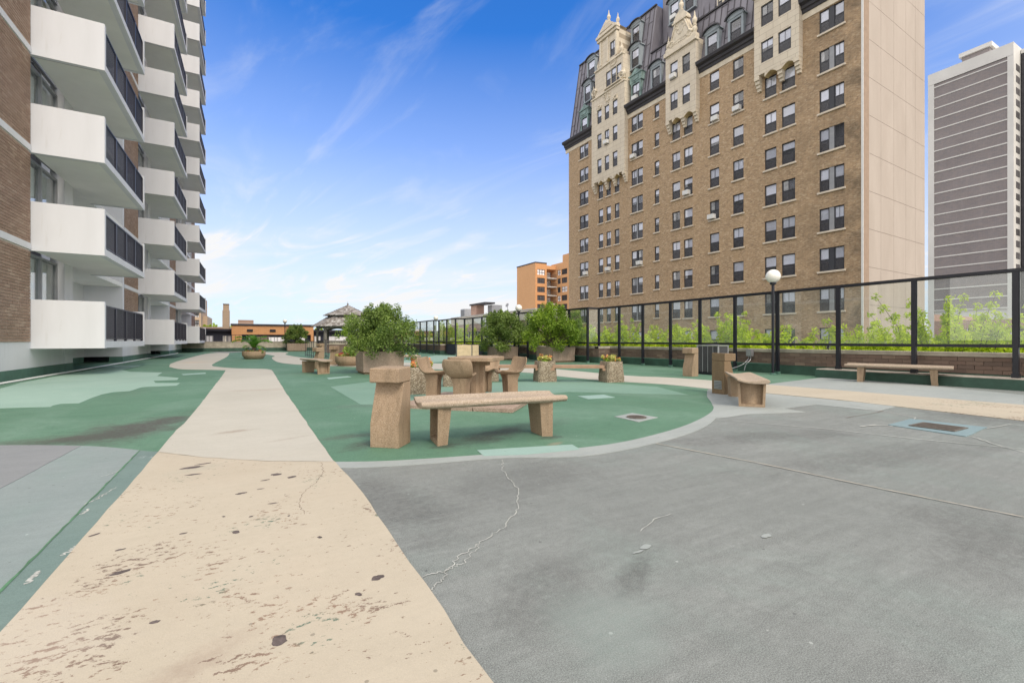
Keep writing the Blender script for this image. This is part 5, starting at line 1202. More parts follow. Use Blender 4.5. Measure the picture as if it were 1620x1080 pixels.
# ------------------------------------------------------------------ buildings beyond the far parapet
nb = tag(empty('navy_building', (0, 0, 0)), 'long low navy fronted building behind the far parapet and the gazebo', 'building')
YB = 62.0; nz0 = 0.2
def fz(u, v, Y=YB):
    k = (u - CU) / FX; d = Y / (CS - SN * k); return H + (CV - v) * d / FX
xa, xz = UY(312, YB), UY(700, YB); zn = fz(400, 524)
mb = MB(); mb.box(xa, xz, YB, YB + 10, -7, zn); mb.build('front_wall', M['navy'], nb)
mb = MB(); mb.box(xa, xz, YB - .6, YB + 10, zn, zn + .25); mb.build('roof_edge', M['rail'], nb)
for (u0, u1) in ((326, 337), (353, 358.5), (360, 366), (498, 506), (513, 530), (531, 547), (575, 590), (600, 620), (640, 655)):
    f = MB(); a, b_ = UY(u0, YB), UY(u1, YB); n = max(1, int((b_ - a) / 1.1))
    for j in range(n + 1): f.box(a + (b_ - a) * j / n - .05, a + (b_ - a) * j / n + .05, YB - .1, YB - .03, nz0 + .2, zn - .55)
    fo = f.build('window', M['acwhite'] if u0 > 490 else M['wingrey'], nb); q = MB(); q.box(a, b_, YB - .02, YB - .003, nz0 + .2, zn - .55); q.build('pane', M['blind'] if u0 != 353 else M['curtain'], fo)
mb = MB(); mb.box(UY(312, YB + 8), UY(366, YB + 8), YB + 8, YB + 14, zn, fz(340, 517, YB + 8)); mb.build('rear_roof', M['pink_x'], nb)
og = tag(empty('orange_hall', (0, 0, 0)), 'single storey orange brick building with dark window band beyond the far parapet', 'building')
YG = 60.0; xa, xz = UY(366.5, YG), UY(496, YG); zo = fz(430, 515.5, YG); zb2 = fz(430, 529.2, YG); xw = UY(382.5, YG); xw2 = UY(458, YG)
mb = MB(); wall_openings(mb, lambda a, z, q: (a, YG + q, z), (xa, xz, -7, zo), [(xw, xz - .3, -1, zb2)], .3); mb.quad((xa, YG, -7), (xa, YG + 1.9, -7), (xa, YG + 1.9, zo), (xa, YG, zo)); mb.build('brick_wall', M['orange_y'], og)
mb = MB(); mb.box(xa - .1, xz + .1, YG - .1, YG + 8, zo, zo + .2); mb.build('roof_edge', M['cornice'], og)
mb = MB(); mb.box(xa + .1, xz - .1, YG + .5, YG + 1.8, -7, zo - .1); mb.build('building_core', M['navy'], og)
mb = MB(); mb.box(UY(407, YG), UY(426, YG), YG + .2, YG + .4, -1, zb2 - .2); mb.build('brown_panel', M['mortar_dark'], og)
for (u0, u1) in ((394, 402), (426, 449), (470, 482)):
    f = MB(); a, b_ = UY(u0, YG), UY(u1, YG); n = max(2, int((b_ - a) / .9))
    for j in range(n + 1): f.box(a + (b_ - a) * j / n - .04, a + (b_ - a) * j / n + .04, YG + .12, YG + .18, -.5, zb2 - .3)
    fo = f.build('window', M['acwhite'], og); q = MB(); q.box(a, b_, YG + .19, YG + .198, -.5, zb2 - .3); q.build('pane', M['blind'], fo)
for u in (395.5, 431.5):
    mb = MB(); a = UY(u, YG); mb.box(a - .3, a + .3, YG - .12, YG, zb2 + .35, zb2 + .6); mb.build('wall_light', M['black'], og)
mb = MB(); a = UY(377, YG + 4); mb.box(a, a + 1.6, YG + 3, YG + 4, zo + .2, zo + .75); mb.build('roof_box', M['pink_x'], og)
ch = tag(empty('chimney', (UY(357.7, 66), 66, 0)), 'tall brown brick chimney stack rising behind the low navy building', 'chimney')
k = 66 / (CS - SN * (357.7 - CU) / FX) / FX
mb = MB(); mb.box(-4.7 * k, 4.7 * k, -.4, .5, -7, H + (CV - 491) * k); mb.build('shaft', M['tan_y'], ch)
mb = MB(); mb.box(-3.9 * k, 3.9 * k, -.3, .4, H + (CV - 491) * k, H + (CV - 482) * k); mb.build('upper_shaft', M['tan_y'], ch)
mb = MB(); mb.box(-4.1 * k, 4.1 * k, -.35, .45, H + (CV - 482) * k, H + (CV - 480.7) * k); mb.build('chimney_cap', M['mortar_dark'], ch)
tb = tag(empty('tan_apartments', (0, 0, 0)), 'tan brick apartment building glimpsed under the white balconies', 'building')
YT = 95.0; xa, xz = UY(262, YT), UY(318, YT); opn = []
for v0, v1 in ((476, 484.5), (494.5, 501.5), (506, 515.5), (519, 527)):
    for u0, u1 in ((270, 284), (286, 300), (301, 315)): opn.append((UY(u0, YT), UY(u1, YT), fz(300, v1, YT), fz(300, v0, YT)))
ztb = fz(318, 468, YT)
mb = MB(); wall_openings(mb, lambda a, z, q: (a, YT + q, z), (xa, xz, -7, ztb), opn, .3); mb.quad((xz, YT, -7), (xz, YT + 12, -7), (xz, YT + 12, ztb), (xz, YT, ztb)); mb.build('brick_wall', M['tan_y'], tb)
mb = MB(); mb.box(xz, UY(328, YT + 3), YT + 3, YT + 14, -7, fz(325, 500, YT + 3)); mb.build('rear_wing', M['tan_y'], tb)
for (a, b_, c_, d_) in opn:
    f = MB()
    for j in range(5): f.box(a + (b_ - a) * j / 4 - .07, a + (b_ - a) * j / 4 + .07, YT + .1, YT + .2, c_, d_)
    f.box(a, b_, YT + .1, YT + .2, c_ + .45, c_ + .55)
    fo = f.build('window', M['winframe'], tb); q = MB(); q.box(a, b_, YT + .25, YT + .27, c_, d_); q.build('pane', M['blind'], fo)
mb = MB(); mb.box(xa, xz - .1, YT + .35, YT + 12, -7, ztb - .2); mb.build('building_core', M['room'], tb)
import numpy as np
# ------------------------------------------------------------------ furniture
def head_of(u1, v1, u2, v2):      # heading angle (rotation about z of local +x) of a ground line
    a, b_ = G(u1, v1), G(u2, v2); return math.atan2(b_[1] - a[1], b_[0] - a[0])
# --- bench: dished slab on two hollow wedge legs. local x along the bench, front edge at -y
def bench_meshes(length):
    prof = [(-.225, .405), (-.222, .435), (-.19, .452), (-.12, .447), (-.03, .428), (.07, .424), (.15, .436), (.21, .462), (.225, .452), (.215, .425), (.12, .385), (.0, .372), (-.12, .372), (-.20, .378)]
    mb = MB(); n = len(prof); st = 10; vs = []; fs = []
    for i in range(st + 1):
        x = -length / 2 + length * i / st
        e = 0.012 if i in (0, st) else 0
        for (y, z) in prof:
            y = y * 1.06; vs.append((x + rnd.uniform(-.001, .001), y * (1 - e * 2) + rnd.uniform(-.0015, .0015), z + rnd.uniform(-.001, .001) - (e * .4 if z > .41 else -e * .4)))
    for i in range(st):
        for k in range(n): fs.append((i * n + k, i * n + (k + 1) % n, (i + 1) * n + (k + 1) % n, (i + 1) * n + k))
    fs += [tuple(range(n))[::-1], tuple(range(st * n, (st + 1) * n))]
    mb.add(vs, fs); return mb
def leg_mb():
    """hollow wedge: open side towards +x, ridge inside, folded back towards -x"""
    mb = MB(); t, h = .035, .375
    O = [(.085, -.185, 0), (.085, .185, 0), (.08, .20, h), (.08, -.20, h)]
    I = [(.085, -.15, .045), (.085, .15, .045), (.081, .165, h), (.081, -.165, h)]
    Rg = [(.05, .0, .05), (-.01, -.02, h)]          # inner ridge, low at the front lip and deep at the top
    Dp = [(.01, -.14, .05), (.01, .14, .05), (-.03, .155, h), (-.03, -.155, h)]
    B = [(-.025, -.15, 0), (-.025, .15, 0), (-.06, .17, h), (-.06, -.17, h)]
    mb.add(O + I + Dp + Rg + B, [
        (0, 1, 5, 4), (1, 2, 6, 5), (3, 0, 4, 7),                 # rim
        (4, 5, 9, 8), (5, 6, 10, 9), (7, 4, 8, 11),               # inside cheeks and lip
        (8, 12, 13, 11), (12, 9, 10, 13), (8, 9, 12),             # folded back
        (14, 17, 16, 15), (0, 14, 15, 1), (1, 15, 16, 2), (3, 17, 14, 0),
        (2, 16, 10, 6), (3, 7, 11, 17), (11, 13, 10, 16, 17)])
    return mb
BN = {}
def bench(x, y, rz, label, length=1.56, sp=.60, mat='agg', group=None):
    e = tag(empty('bench', (x, y, 0), rz), label, 'bench', group)
    k = (length, mat)
    if k not in BN:
        BN[k] = bench_meshes(length).mesh('seat', M['agg_seat'], 50)
        BN[(k, 'l')] = leg_mb().mesh('leg', M[mat])
    s = inst('seat', BN[k], e)
    b_ = s.modifiers.new('bevel', 'BEVEL'); b_.width = .012; b_.segments = 2; b_.angle_limit = R(50)
    inst('leg', BN[(k, 'l')], e, (sp, 0, 0)); inst('leg', BN[(k, 'l')], e, (-sp, 0, 0), (0, 0, math.pi))
    return e
GB = 'cast stone benches on the deck'
def mid(p, q): return ((p[0] + q[0]) / 2, (p[1] + q[1]) / 2)
# front bench
fl, fr_ = W(-.857, 4.41), W(.589, 4.99); dx, dy = fr_[0] - fl[0], fr_[1] - fl[1]; a = math.atan2(dy, dx)
cx, cy = mid(fl, fr_); cx += -math.sin(a) * .215; cy += math.cos(a) * .215
bench(cx, cy, a, 'big tan cast stone bench in front, beside the leaning stone bin', math.hypot(dx, dy) + .04, .55)
p1, p2 = G(1190, 645), G(1170, 628); a = math.atan2(p2[1] - p1[1], p2[0] - p1[0])
cx, cy = mid(p1, p2); bench(cx + .08, cy + .06, a, 'tan cast stone bench seen end on, in front of the bin with the grey vent', 1.75, .64)
p1, p2 = G(1362, 603.5), G(1479, 609.5); a = math.atan2(p2[1] - p1[1], p2[0] - p1[0]); cx, cy = mid(p1, p2)
bench(cx, cy, a, 'tan cast stone bench alone before the raised kerb and brick parapet', 2.0, .66)
p1 = G(511, 591.5); a = R(90 + 16); bench(p1[0] + math.cos(a) * .55, p1[1] + math.sin(a) * .55, a, 'small tan cast stone bench seen end on, before the round bowl of red flowers', 1.45, .52)
p1 = G(649, 579.5); bench(p1[0] - .35, p1[1] + .1, R(0), 'tan cast stone bench half hidden behind the big shrub planter', 1.5, .5)

# --- stone bins with overhanging heads. local: front at -y, width x
def bin_(x, y, rz, label, s=1.0, mat='agg', vent=False, group='leaning cast stone bins with overhanging heads'):
    e = tag(empty('stone_bin', (x, y, 0), rz), label, 'bin', group)
    body = [(-.145, 0), (-.145, .235), (-.03, .60), (-.025, .632), (.14, .632), (.14, 0)]
    mb = MB(); mb.prism([(p[0] * s, p[1] * s) for p in body], 'x', -.15 * s, .15 * s); mb.build('bin_body', M[mat], e, bevel=.008)
    mb = MB(); mb.prism([(-.15 * s, .633 * s), (-.15 * s, .775 * s), (.138 * s, .785 * s), (.138 * s, .633 * s)], 'x', -.158 * s, .155 * s); mb.build('bin_head', M[mat], e, bevel=.014)
    if vent:
        mb = MB(); mb.box(-.09, .09, .141 * s, .147 * s, .10, .26); v_ = mb.build('vent_frame', M['metal'], e)
        for j in range(5): q = MB(); q.box(-.08, .08, .148 * s, .153 * s, .115 + j * .028, .132 + j * .028); q.build('vent_slat', M['acgrey'], v_)
    return e
x, y = W((617.5 - 810) / FX * 4.55, 4.57); bin_(x, y, -TH - math.atan(.194), 'nearest leaning stone bin, left of the front bench')
x, y = G(1137, 623.5); bin_(x + .17, y + .02, R(90 - 6.5), 'dark weathered stone bin with grey vent plate, behind the end on bench', 1.02, 'agg_dark', True)
x, y = G(1099, 595.6); bin_(x + .02, y + .16, R(-90 + 4), 'leaning stone bin standing left of the air condenser', 1.05)
x, y = G(503.5, 583.5); bin_(x, y, R(-70), 'stone bin with slanted side standing behind the small end on bench', 1.0)
x, y = G(507, 566); bin_(x, y, R(-60), 'stone bin beside the black iron railing near the gazebo', 1.1)
x, y = G(529, 577); bin_(x, y, R(-38), 'stone bin behind the round bowl of red flowers', 1.02)
# --- table, chairs and their paving slabs
TA = -TH + math.atan2(.27, -.96)          # direction front corner -> left corner in world
ca_, sa_ = math.cos(TA), math.sin(TA)
Fc = W(.02, 6.63)
def TL(a_, b_):   # a_ metres along front->left, b_ metres back
    return (Fc[0] + ca_ * a_ + sa_ * b_, Fc[1] + sa_ * a_ - ca_ * b_)
pb = tag(empty('paving_platform', (*TL(.92, .8), 0), TA), 'low platform of concrete paving slabs under the stone table', 'platform')
nx, ny = 3, 3
for i in range(nx):
    for j in range(ny):
        w1, w2 = 1.86 / nx, 1.80 / ny
        mb = MB(); mb.box(-.93 + i * w1 + .006, -.93 + (i + 1) * w1 - .006, -.90 + j * w2 + .006, -.90 + (j + 1) * w2 - .006, 0.0, .062); o = mb.build('paving_slab', M['agg_pink'], pb, bevel=.006)
        o.location = (rnd.uniform(-.005, .005), rnd.uniform(-.005, .005), rnd.uniform(-.003, .004)); o.rotation_euler = (rnd.uniform(-.004, .004), rnd.uniform(-.004, .004), rnd.uniform(-.006, .006))
tcx, tcy = TL(.93, .98)
tbl = tag(empty('stone_table', (tcx, tcy, .062), TA), 'square cast stone table with thick top on a pillar, between four stone chairs', 'table')
s_ = .40; c_ = .07
mb = MB(); mb.prism([(-s_ + c_, -s_), (s_ - c_, -s_), (s_, -s_ + c_), (s_, s_ - c_), (s_ - c_, s_), (-s_ + c_, s_), (-s_, s_ - c_), (-s_, -s_ + c_)], 'z', .635, .705); mb.build('table_top', M['agg'], tbl, bevel=.014)
mb = MB(); pr = []
for k in range(4):
    a = k * math.pi / 2
    for (r_, da) in ((.155, -.32), (.155, .32), (.095, .785)): pr.append((r_ * math.cos(a + da), r_ * math.sin(a + da)))
mb.prism(pr, 'z', 0, .634); mb.build('pillar', M['agg'], tbl, bevel=.01)
mb = MB(); mb.prism([(q[0] * 1.5, q[1] * 1.5) for q in pr], 'z', .56, .633); mb.build('pillar_head', M['agg'], tbl)
def chair_mesh():
    prof = [(.235, .435, .15), (.20, .425, .185), (.10, .412, .205), (-.02, .402, .215), (-.11, .405, .225), (-.175, .44, .24), (-.215, .505, .255), (-.238, .56, .262), (-.255, .62, .258), (-.266, .67, .235), (-.270, .688, .205)]
    n = 9; vs = []; fs = []; m_ = len(prof)
    for side in (0, 1):
        for i, (y, z, hw) in enumerate(prof):
            a = prof[max(i - 1, 0)]; b_ = prof[min(i + 1, m_ - 1)]; ty, tz_ = b_[0] - a[0], b_[1] - a[1]; l = math.hypot(ty, tz_); ny_, nz_ = tz_ / l, -ty / l  # normal to the inside
            if nz_ < 0 and i < 4: ny_, nz_ = -ny_, -nz_
            if i >= 4 and ny_ < 0: ny_, nz_ = -ny_, -nz_
            for k in range(n):
                t = -1 + 2 * k / (n - 1); curl = (.06 if i > 4 else .045) * abs(t) ** 2.6
                th = (-.034 * (1 - .35 * abs(t) ** 3) if side else 0)
                vs.append((hw * t, y + ny_ * (curl + th), z + nz_ * (curl + th)))
    o = m_ * n
    for i in range(m_ - 1):
        for k in range(n - 1):
            q = i * n + k
            fs.append((q, q + 1, q + n + 1, q + n))
            fs.append((o + q, o + q + n, o + q + n + 1, o + q + 1))
    for i in range(m_ - 1):
        for k in (0, n - 1):
            q = i * n + k; fs.append((q, q + n, o + q + n, o + q))
    for k in range(n - 1):
        for i in (0, m_ - 1):
            q = i * n + k; fs.append((q, q + 1, o + q + 1, o + q))
    mb = MB(); mb.add(vs, fs); return mb
seat_me = chair_mesh().mesh('seat_shell', M['agg'], 60)
mb = MB(); pr2 = [(-.105, -.11), (-.04, -.125), (.04, -.125), (.105, -.11), (.12, .0), (.105, .10), (.045, .10), (.03, .065), (-.03, .065), (-.045, .10), (-.105, .10), (-.12, 0)]
n = len(pr2); vs = [(q[0] * .92, q[1] * .92 - .02, 0) for q in pr2] + [(q[0], q[1] - .01, .30) for q in pr2] + [(q[0] * 1.32, q[1] * 1.25 - .01, .392) for q in pr2]
mb.add(vs, [tuple(range(n))[::-1], tuple(range(2 * n, 3 * n))] + [(r_ * n + i, r_ * n + (i + 1) % n, (r_ + 1) * n + (i + 1) % n, (r_ + 1) * n + i) for r_ in (0, 1) for i in range(n)])
ped_me = mb.mesh('pedestal', M['agg'], 40)
slot = MB(); slot.lathe([(.001, 0), (.05, 0), (.05, .012), (.001, .012)], 12, sx=1.0, sy=.5); slot_me = slot.mesh('drain_hole', M['agg_dark'])
def chair(x, y, rz, label, z=.062):
    e = tag(empty('stone_chair', (x, y, z), rz), label, 'chair', 'tulip shaped stone chairs around the table')
    s = inst('seat_shell', seat_me, e); sub = s.modifiers.new('sub', 'SUBSURF'); sub.levels = sub.render_levels = 1
    inst('pedestal', ped_me, e); inst('drain_hole', slot_me, s, (0, -.135, .412), (R(-35), 0, 0))
    return e
def face(x, y): return math.atan2(tcy - y, tcx - x) - math.pi / 2
for (xx, dd, lab, da) in ((-.80, 7.28, 'stone chair with its wide back turned to the front bench', .05), (-1.36, 8.0, 'stone chair on the left of the table, beside the pebble planter', 0), (-.05, 8.15, 'stone chair on the right of the table, facing left', 0), (-.50, 8.75, 'stone chair behind the table, mostly hidden by the pillar', .1)):
    x, y = W(xx, dd); chair(x, y, face(x, y) + da, lab)
# --- planters and shrubs
def leaf_cloud(name, parent, blobs, n, size, mat, seed, flat=0.0, aspect=.55):
    n = int(n * 1.3); size *= .86
    """blobs: (centre, radius) clumps; leaves are small folded quads spread through them"""
    g = np.random.default_rng(seed); C_ = np.array([b_[0] for b_ in blobs], float); Rr = np.array([b_[1] for b_ in blobs], float)
    w_ = Rr ** 2; idx = g.choice(len(blobs), n, p=w_ / w_.sum())
    d = g.normal(size=(n, 3)); d /= np.linalg.norm(d, axis=1)[:, None]; rad = g.random(n) ** .45
    P = C_[idx] + d * (Rr[idx] * rad)[:, None]
    nn = d * .6 + g.normal(size=(n, 3)) * .55; nn[:, 2] += .35; nn /= np.linalg.norm(nn, axis=1)[:, None]
    t = g.normal(size=(n, 3)); t -= (t * nn).sum(1)[:, None] * nn; t /= np.linalg.norm(t, axis=1)[:, None]; b2 = np.cross(nn, t)
    s = size * (.6 + .8 * g.random(n))[:, None]
    v0 = P - t * s; v1 = P + b2 * s * aspect + nn * s * .15; v2 = P + t * s; v3 = P - b2 * s * aspect + nn * s * .15
    V = np.stack([v0, v1, v2, v3], 1).reshape(-1, 3)
    me = bpy.data.meshes.new(name); me.vertices.add(4 * n); me.vertices.foreach_set('co', V.ravel()); me.loops.add(4 * n); me.loops.foreach_set('vertex_index', np.arange(4 * n))
    me.polygons.add(n); me.polygons.foreach_set('loop_start', np.arange(0, 4 * n, 4)); me.update(calc_edges=True)
    bt = g.random(len(blobs)); tone = np.clip(.5 * bt[idx] + .5 * g.random(n) , 0, 1)
    a_ = me.attributes.new('tone', 'FLOAT', 'FACE'); a_.data.foreach_set('value', tone.astype(np.float32)); me.materials.append(mat)
    o = bpy.data.objects.new(name, me); COL.objects.link(o); o.parent = parent; o['kind'] = 'stuff'
    if parent is not None: KIDS.setdefault(parent.name, []).append(o)
    return o
def shrub(x, y, z, w_, h_, label, mat, n, size, seed, open_=1.0, lean=0.0):
    e = tag(empty('planter_shrub', (x, y, z)), label, 'shrub', 'leafy shrubs in the big planters'); r = random.Random(seed); blobs = []; st = MB()
    nb_ = 62
    for i in range(nb_):
        a = r.uniform(0, 2 * math.pi); el = math.asin(min(1, max(-.25, r.uniform(-.2, 1)))); q = r.uniform(.62, 1.0) if i < 44 else r.uniform(.15, .6)
        q *= 1 + r.uniform(-.14, .16) * open_
        p = (w_ / 2 * q * math.cos(el) * math.cos(a) + lean * q, w_ / 2 * q * math.cos(el) * math.sin(a), h_ * .36 + h_ * .60 * q * math.sin(el))
        br = w_ * r.uniform(.075, .135) * (1 if q < 1.02 else .7); blobs.append((p, br))
        if i % 2 == 0:
            m_ = (p[0] * .35 + r.uniform(-.05, .05), p[1] * .35, p[2] * .45); st.tube([(r.uniform(-.12, .12), r.uniform(-.12, .12), -.05), m_, p], [.016, .011, .004], 5)
    for i in range(16):   # drooping skirt over the planter rim
        a = r.uniform(0, 6.283); q = r.uniform(.30, .46); blobs.append(((w_ * q * math.cos(a) + lean * q, w_ * q * math.sin(a), h_ * r.uniform(.0, .22)), w_ * r.uniform(.07, .11)))
    for i in range(18):   # long shoots
        a = r.uniform(0, 2 * math.pi); q = r.uniform(.1, .47); p = (w_ * q * math.cos(a), w_ * q * math.sin(a), h_ * (1.08 - .9 * q * q * 2.2 + r.uniform(-.1, .04)))
        for k in range(3): blobs.append(((p[0] * (1 - .06 * k), p[1] * (1 - .06 * k), p[2] - .09 * k * h_), w_ * .035 * (k + 1)))
        st.tube([(0, 0, 0), (p[0] * .6, p[1] * .6, p[2] * .5), p], [.014, .009, .003], 4)
    st.build('stem', M['bark'], e); leaf_cloud('foliage', e, blobs, n, size, mat, seed)
    return e
def box_planter(x, y, w_, h_, label, rz=0.0, mat='agg_pink', dep=None):
    dep = dep or w_
    e = tag(empty('planter_box', (x, y, 0), rz), label, 'planter', 'big square pebbled concrete planters'); a, b_ = w_ / 2, dep / 2
    mb = MB(); mb.box(-a + .07, a - .07, -b_ + .07, b_ - .07, 0, .06); mb.build('plinth', M['agg_dark'], e)
    t = .07; vs = []
    for (s, z) in ((.96, .061), (1.0, h_)):
        vs += [(-a * s, -b_ * s, z), (a * s, -b_ * s, z), (a * s, b_ * s, z), (-a * s, b_ * s, z)]
    vs += [(-a + t, -b_ + t, h_), (a - t, -b_ + t, h_), (a - t, b_ - t, h_), (-a + t, b_ - t, h_), (-a + t, -b_ + t, h_ - .08), (a - t, -b_ + t, h_ - .08), (a - t, b_ - t, h_ - .08), (-a + t, b_ - t, h_ - .08)]
    mb = MB(); mb.add(vs, [(3, 2, 1, 0)] + [(r_ * 4 + i, r_ * 4 + (i + 1) % 4, r_ * 4 + 4 + (i + 1) % 4, r_ * 4 + 4 + i) for r_ in (0, 1, 2) for i in range(4)]); mb.build('planter_shell', M[mat], e, bevel=.01)
    mb = MB(); mb.box(-a + t + .002, a - t - .002, -b_ + t + .002, b_ - t - .002, h_ - .12, h_ - .075); mb.build('soil', M['soil'], e)
    return e
cx, cy = G(574, 592.5); PL = []
box_planter(cx + .645, cy + .60, 1.29, .69, 'big pebbled square planter with the widest dark shrub, left of the table', dep=1.2); shrub(cx + .62, cy + .5, .62, 2.45, 1.55, 'wide airy dark green shrub in front of the gazebo', M['leaf_mid'], 17000, .036, 3, 1.5)
cx, cy = G(786.7, 569.5); box_planter(cx + .645, cy + .6, 1.29, .70, 'big pebbled planter behind the stone table', dep=1.2); shrub(cx + .5, cy + .55, .62, 2.75, 2.05, 'round mid green shrub behind the stone table, under the globe lamp', M['leaf_mid'], 15000, .05, 5, .8, .1)
cx, cy = G(874.4, 573.5); box_planter(cx + .645, cy + .7, 1.29, .72, 'big pebbled planter behind the long plank bench', dep=1.5); shrub(cx + .55, cy + .6, .64, 2.9, 2.15, 'bright lime green shrub behind the long plank bench', M['leaf_bright'], 15000, .05, 8, .6)
cx, cy = G(469.5, 555.4); box_planter(cx, cy + .5, 1.7, .75, 'pale square planter at the far parapet beside the gazebo'); shrub(cx + .05, cy + .5, .7, 2.3, 1.85, 'small rounded shrub at the far parapet beside the gazebo', M['leaf_mid'], 6000, .07, 12, .5)
# square tapered planters with bedding flowers
def flowers(x, y, z, w_, label, mats, n, size, seed, h_=.12, grp='bedding flowers in the tapered planters', name='flower_clump', cat='flowers'):
    e = tag(empty(name, (x, y, z)), label, cat, grp); r = random.Random(seed)
    for m_, part, fr2, zz_ in mats:
        blobs = [((r.uniform(-.5, .5) * w_, r.uniform(-.5, .5) * w_, h_ * zz_ * r.uniform(.6, 1.2)), w_ * r.uniform(.10, .2)) for _ in range(9)]
        leaf_cloud(part, e, blobs, int(n * fr2), size, M[m_], seed + len(part), aspect=.75)
def tapered(x, y, rz, label, s=1.0, mat='agg_grey'):
    e = tag(empty('tapered_planter', (x, y, 0), rz), label, 'planter', 'tapered pebble planters by the plank benches'); h_ = .52 * s; c_ = .16
    def ring(w_, z): a = w_ / 2; c2 = a * c_; return [(-a + c2, -a, z), (a - c2, -a, z), (a, -a + c2, z), (a, a - c2, z), (a - c2, a, z), (-a + c2, a, z), (-a, a - c2, z), (-a, -a + c2, z)]
    mb = MB(); n = 8; vs = ring(.49 * s, 0) + ring(.50 * s, .10) + ring(.43 * s, h_) + ring(.36 * s, h_) + ring(.36 * s, h_ - .06)
    mb.add(vs, [tuple(range(n))[::-1]] + [(r_ * n + i, r_ * n + (i + 1) % n, (r_ + 1) * n + (i + 1) % n, (r_ + 1) * n + i) for r_ in range(4) for i in range(n)]); mb.build('planter_shell', M[mat], e, bevel=.008)
    mb = MB(); mb.prism([(p[0], p[1]) for p in ring(.358 * s, 0)], 'z', h_ - .09, h_ - .055); mb.build('soil', M['soil'], e)
def gp_(u, v, back=.25):
    x, y = G(u, v); return x + back * SN * .9, y + back * CS * .9
P3 = gp_(662, 624); P1_ = gp_(863, 604.4); P2_ = gp_(970, 605); P0 = gp_(775, 604); P5 = gp_(712, 612)
for p, rz, lab, fl_ in ((P3, R(-20), 'nearest pebble planter, left of the stone chairs', 'yellow and orange flowers in the planter left of the chairs'), (P1_, R(-14), 'pebble planter at the left end of the plank bench', 'pale yellow flowers in the planter at the left end of the plank bench'),
                        (P2_, R(-10), 'pebble planter at the right end of the plank bench', 'yellow and red flowers in the planter at the right end of the plank bench'), (P0, R(-20), 'pebble planter glimpsed behind the table and right chair', None), (P5, R(-20), 'low dark pebble planter glimpsed behind the chair with the wide back', None)):
    tapered(*p, rz, lab, 1.0 if fl_ else .8)
    if fl_: flowers(*p, .46, .36, fl_, [('leaf_yellow', 'yellow_leaves', .75, 1.0), ('petal_orange', 'petals', .10, 1.25), ('leaf_bright', 'foliage', .25, .5)], 420, .028, int(p[0] * 100), .14)
def beam(pa, pb_, label, z=.42):
    dx, dy = pb_[0] - pa[0], pb_[1] - pa[1]; ln = math.hypot(dx, dy); a = math.atan2(dy, dx)
    e = tag(empty('plank_bench', (*mid(pa, pb_), 0), a), label, 'bench', 'brown plank benches hung between pebble planters'); h2 = ln / 2 - .19
    for j in range(3): mb = MB(); mb.box(-h2, h2, -.19 + j * .13, -.07 + j * .13, z - .075, z); mb.build('plank', M['wood_beam'], e, bevel=.005)
    for s in (-1, 1): mb = MB(); mb.box(s * h2 - .05, s * h2 + .05, -.2, .2, z - .13, z - .076); mb.build('hanger', M['wood_beam'], e)
beam(P1_, P2_, 'brown plank bench between the two flowering pebble planters'); beam(P0, P1_, 'brown plank bench running left behind the right stone chair')
# round bowls
def bowl(x, y, r_, h_, label):
    e = tag(empty('bowl_planter', (x, y, 0)), label, 'planter', 'round pebbled bowl planters')
    mb = MB(); mb.lathe([(r_ * .70, 0), (r_ * .80, .03), (r_ * .98, h_ * .42), (r_ * 1.0, h_ * .55), (r_, h_ - .02), (r_ * .985, h_), (r_ * .88, h_), (r_ * .87, h_ - .1), (.01, h_ - .1)], 36); mb.build('bowl', M['agg'], e, smooth=30)
    mb = MB(); mb.lathe([(r_ * .865, h_ - .09), (r_ * .5, h_ - .05), (.01, h_ - .03)], 24); mb.build('soil', M['soil'], e)
x, y = G(392.5, 568.3); x += .56 * SN; y += .56 * CS; bowl(x, y, .58, .44, 'round bowl planter with a small palm, alone on the green deck')
pe = tag(empty('small_palm', (x, y, .40)), 'small bright green cycad palm in the round bowl on the green deck', 'palm'); r = random.Random(4)
mb = MB(); mb.lathe([(.10, -.05), (.12, .1), (.08, .25), (.02, .3)], 10); mb.build('trunk', M['bark'], pe, smooth=50)
for i in range(15):
    a = i * 2.4 + r.uniform(-.2, .2); el = r.uniform(.85, 1.35) if i < 10 else r.uniform(.3, .6); ln = r.uniform(.62, .85) if i < 10 else .45; ln *= 1.25; mb = MB(); vs = []; n = 20; side = Vector((-math.sin(a), math.cos(a), 0))
    tn = []
    for k in range(n):
        t = k / (n - 1); rr = ln * t; ee = el - t * t * .55; p = Vector((math.cos(a) * rr * math.cos(ee), math.sin(a) * rr * math.cos(ee), .22 + rr * math.sin(ee)))
        wl = .24 * math.sin(math.pi * min(1, .12 + t * .86)) ** .7; fwd = Vector((math.cos(a) * math.cos(ee), math.sin(a) * math.cos(ee), math.sin(ee)))
        for s in (-1, 1):
            rr2 = ln * (k + 1) / (n - 1); t2 = (k + 1) / (n - 1); e2_ = el - t2 * t2 * .55; p2_ = Vector((math.cos(a) * rr2 * math.cos(e2_), math.sin(a) * rr2 * math.cos(e2_), .22 + rr2 * math.sin(e2_)))
            q = p + side * s * wl * 1.15 + fwd * .12 + Vector((0, 0, .03))
            mb.add([p, p2_, q], [(0, 1, 2)]); tn.append(r.random())
    o = mb.build('frond', M['leaf_palm'], pe); tone_attr(o.data, tn)
leaf_cloud('dry_leaves', pe, [((r.uniform(-.38, .38), r.uniform(-.38, .38), .02), .1) for _ in range(12)], 300, .035, M['petal_orange'], 9)
leaf_cloud('foliage', pe, [((r.uniform(-.4, .4), r.uniform(-.4, .4), .01), .1) for _ in range(12)], 500, .035, M['leaf_mid'], 19)
x, y = G(546, 579.5); x += .5 * SN; y += .5 * CS; bowl(x, y, .56, .40, 'round bowl planter filled with red flowers, beside the big shrub planter')
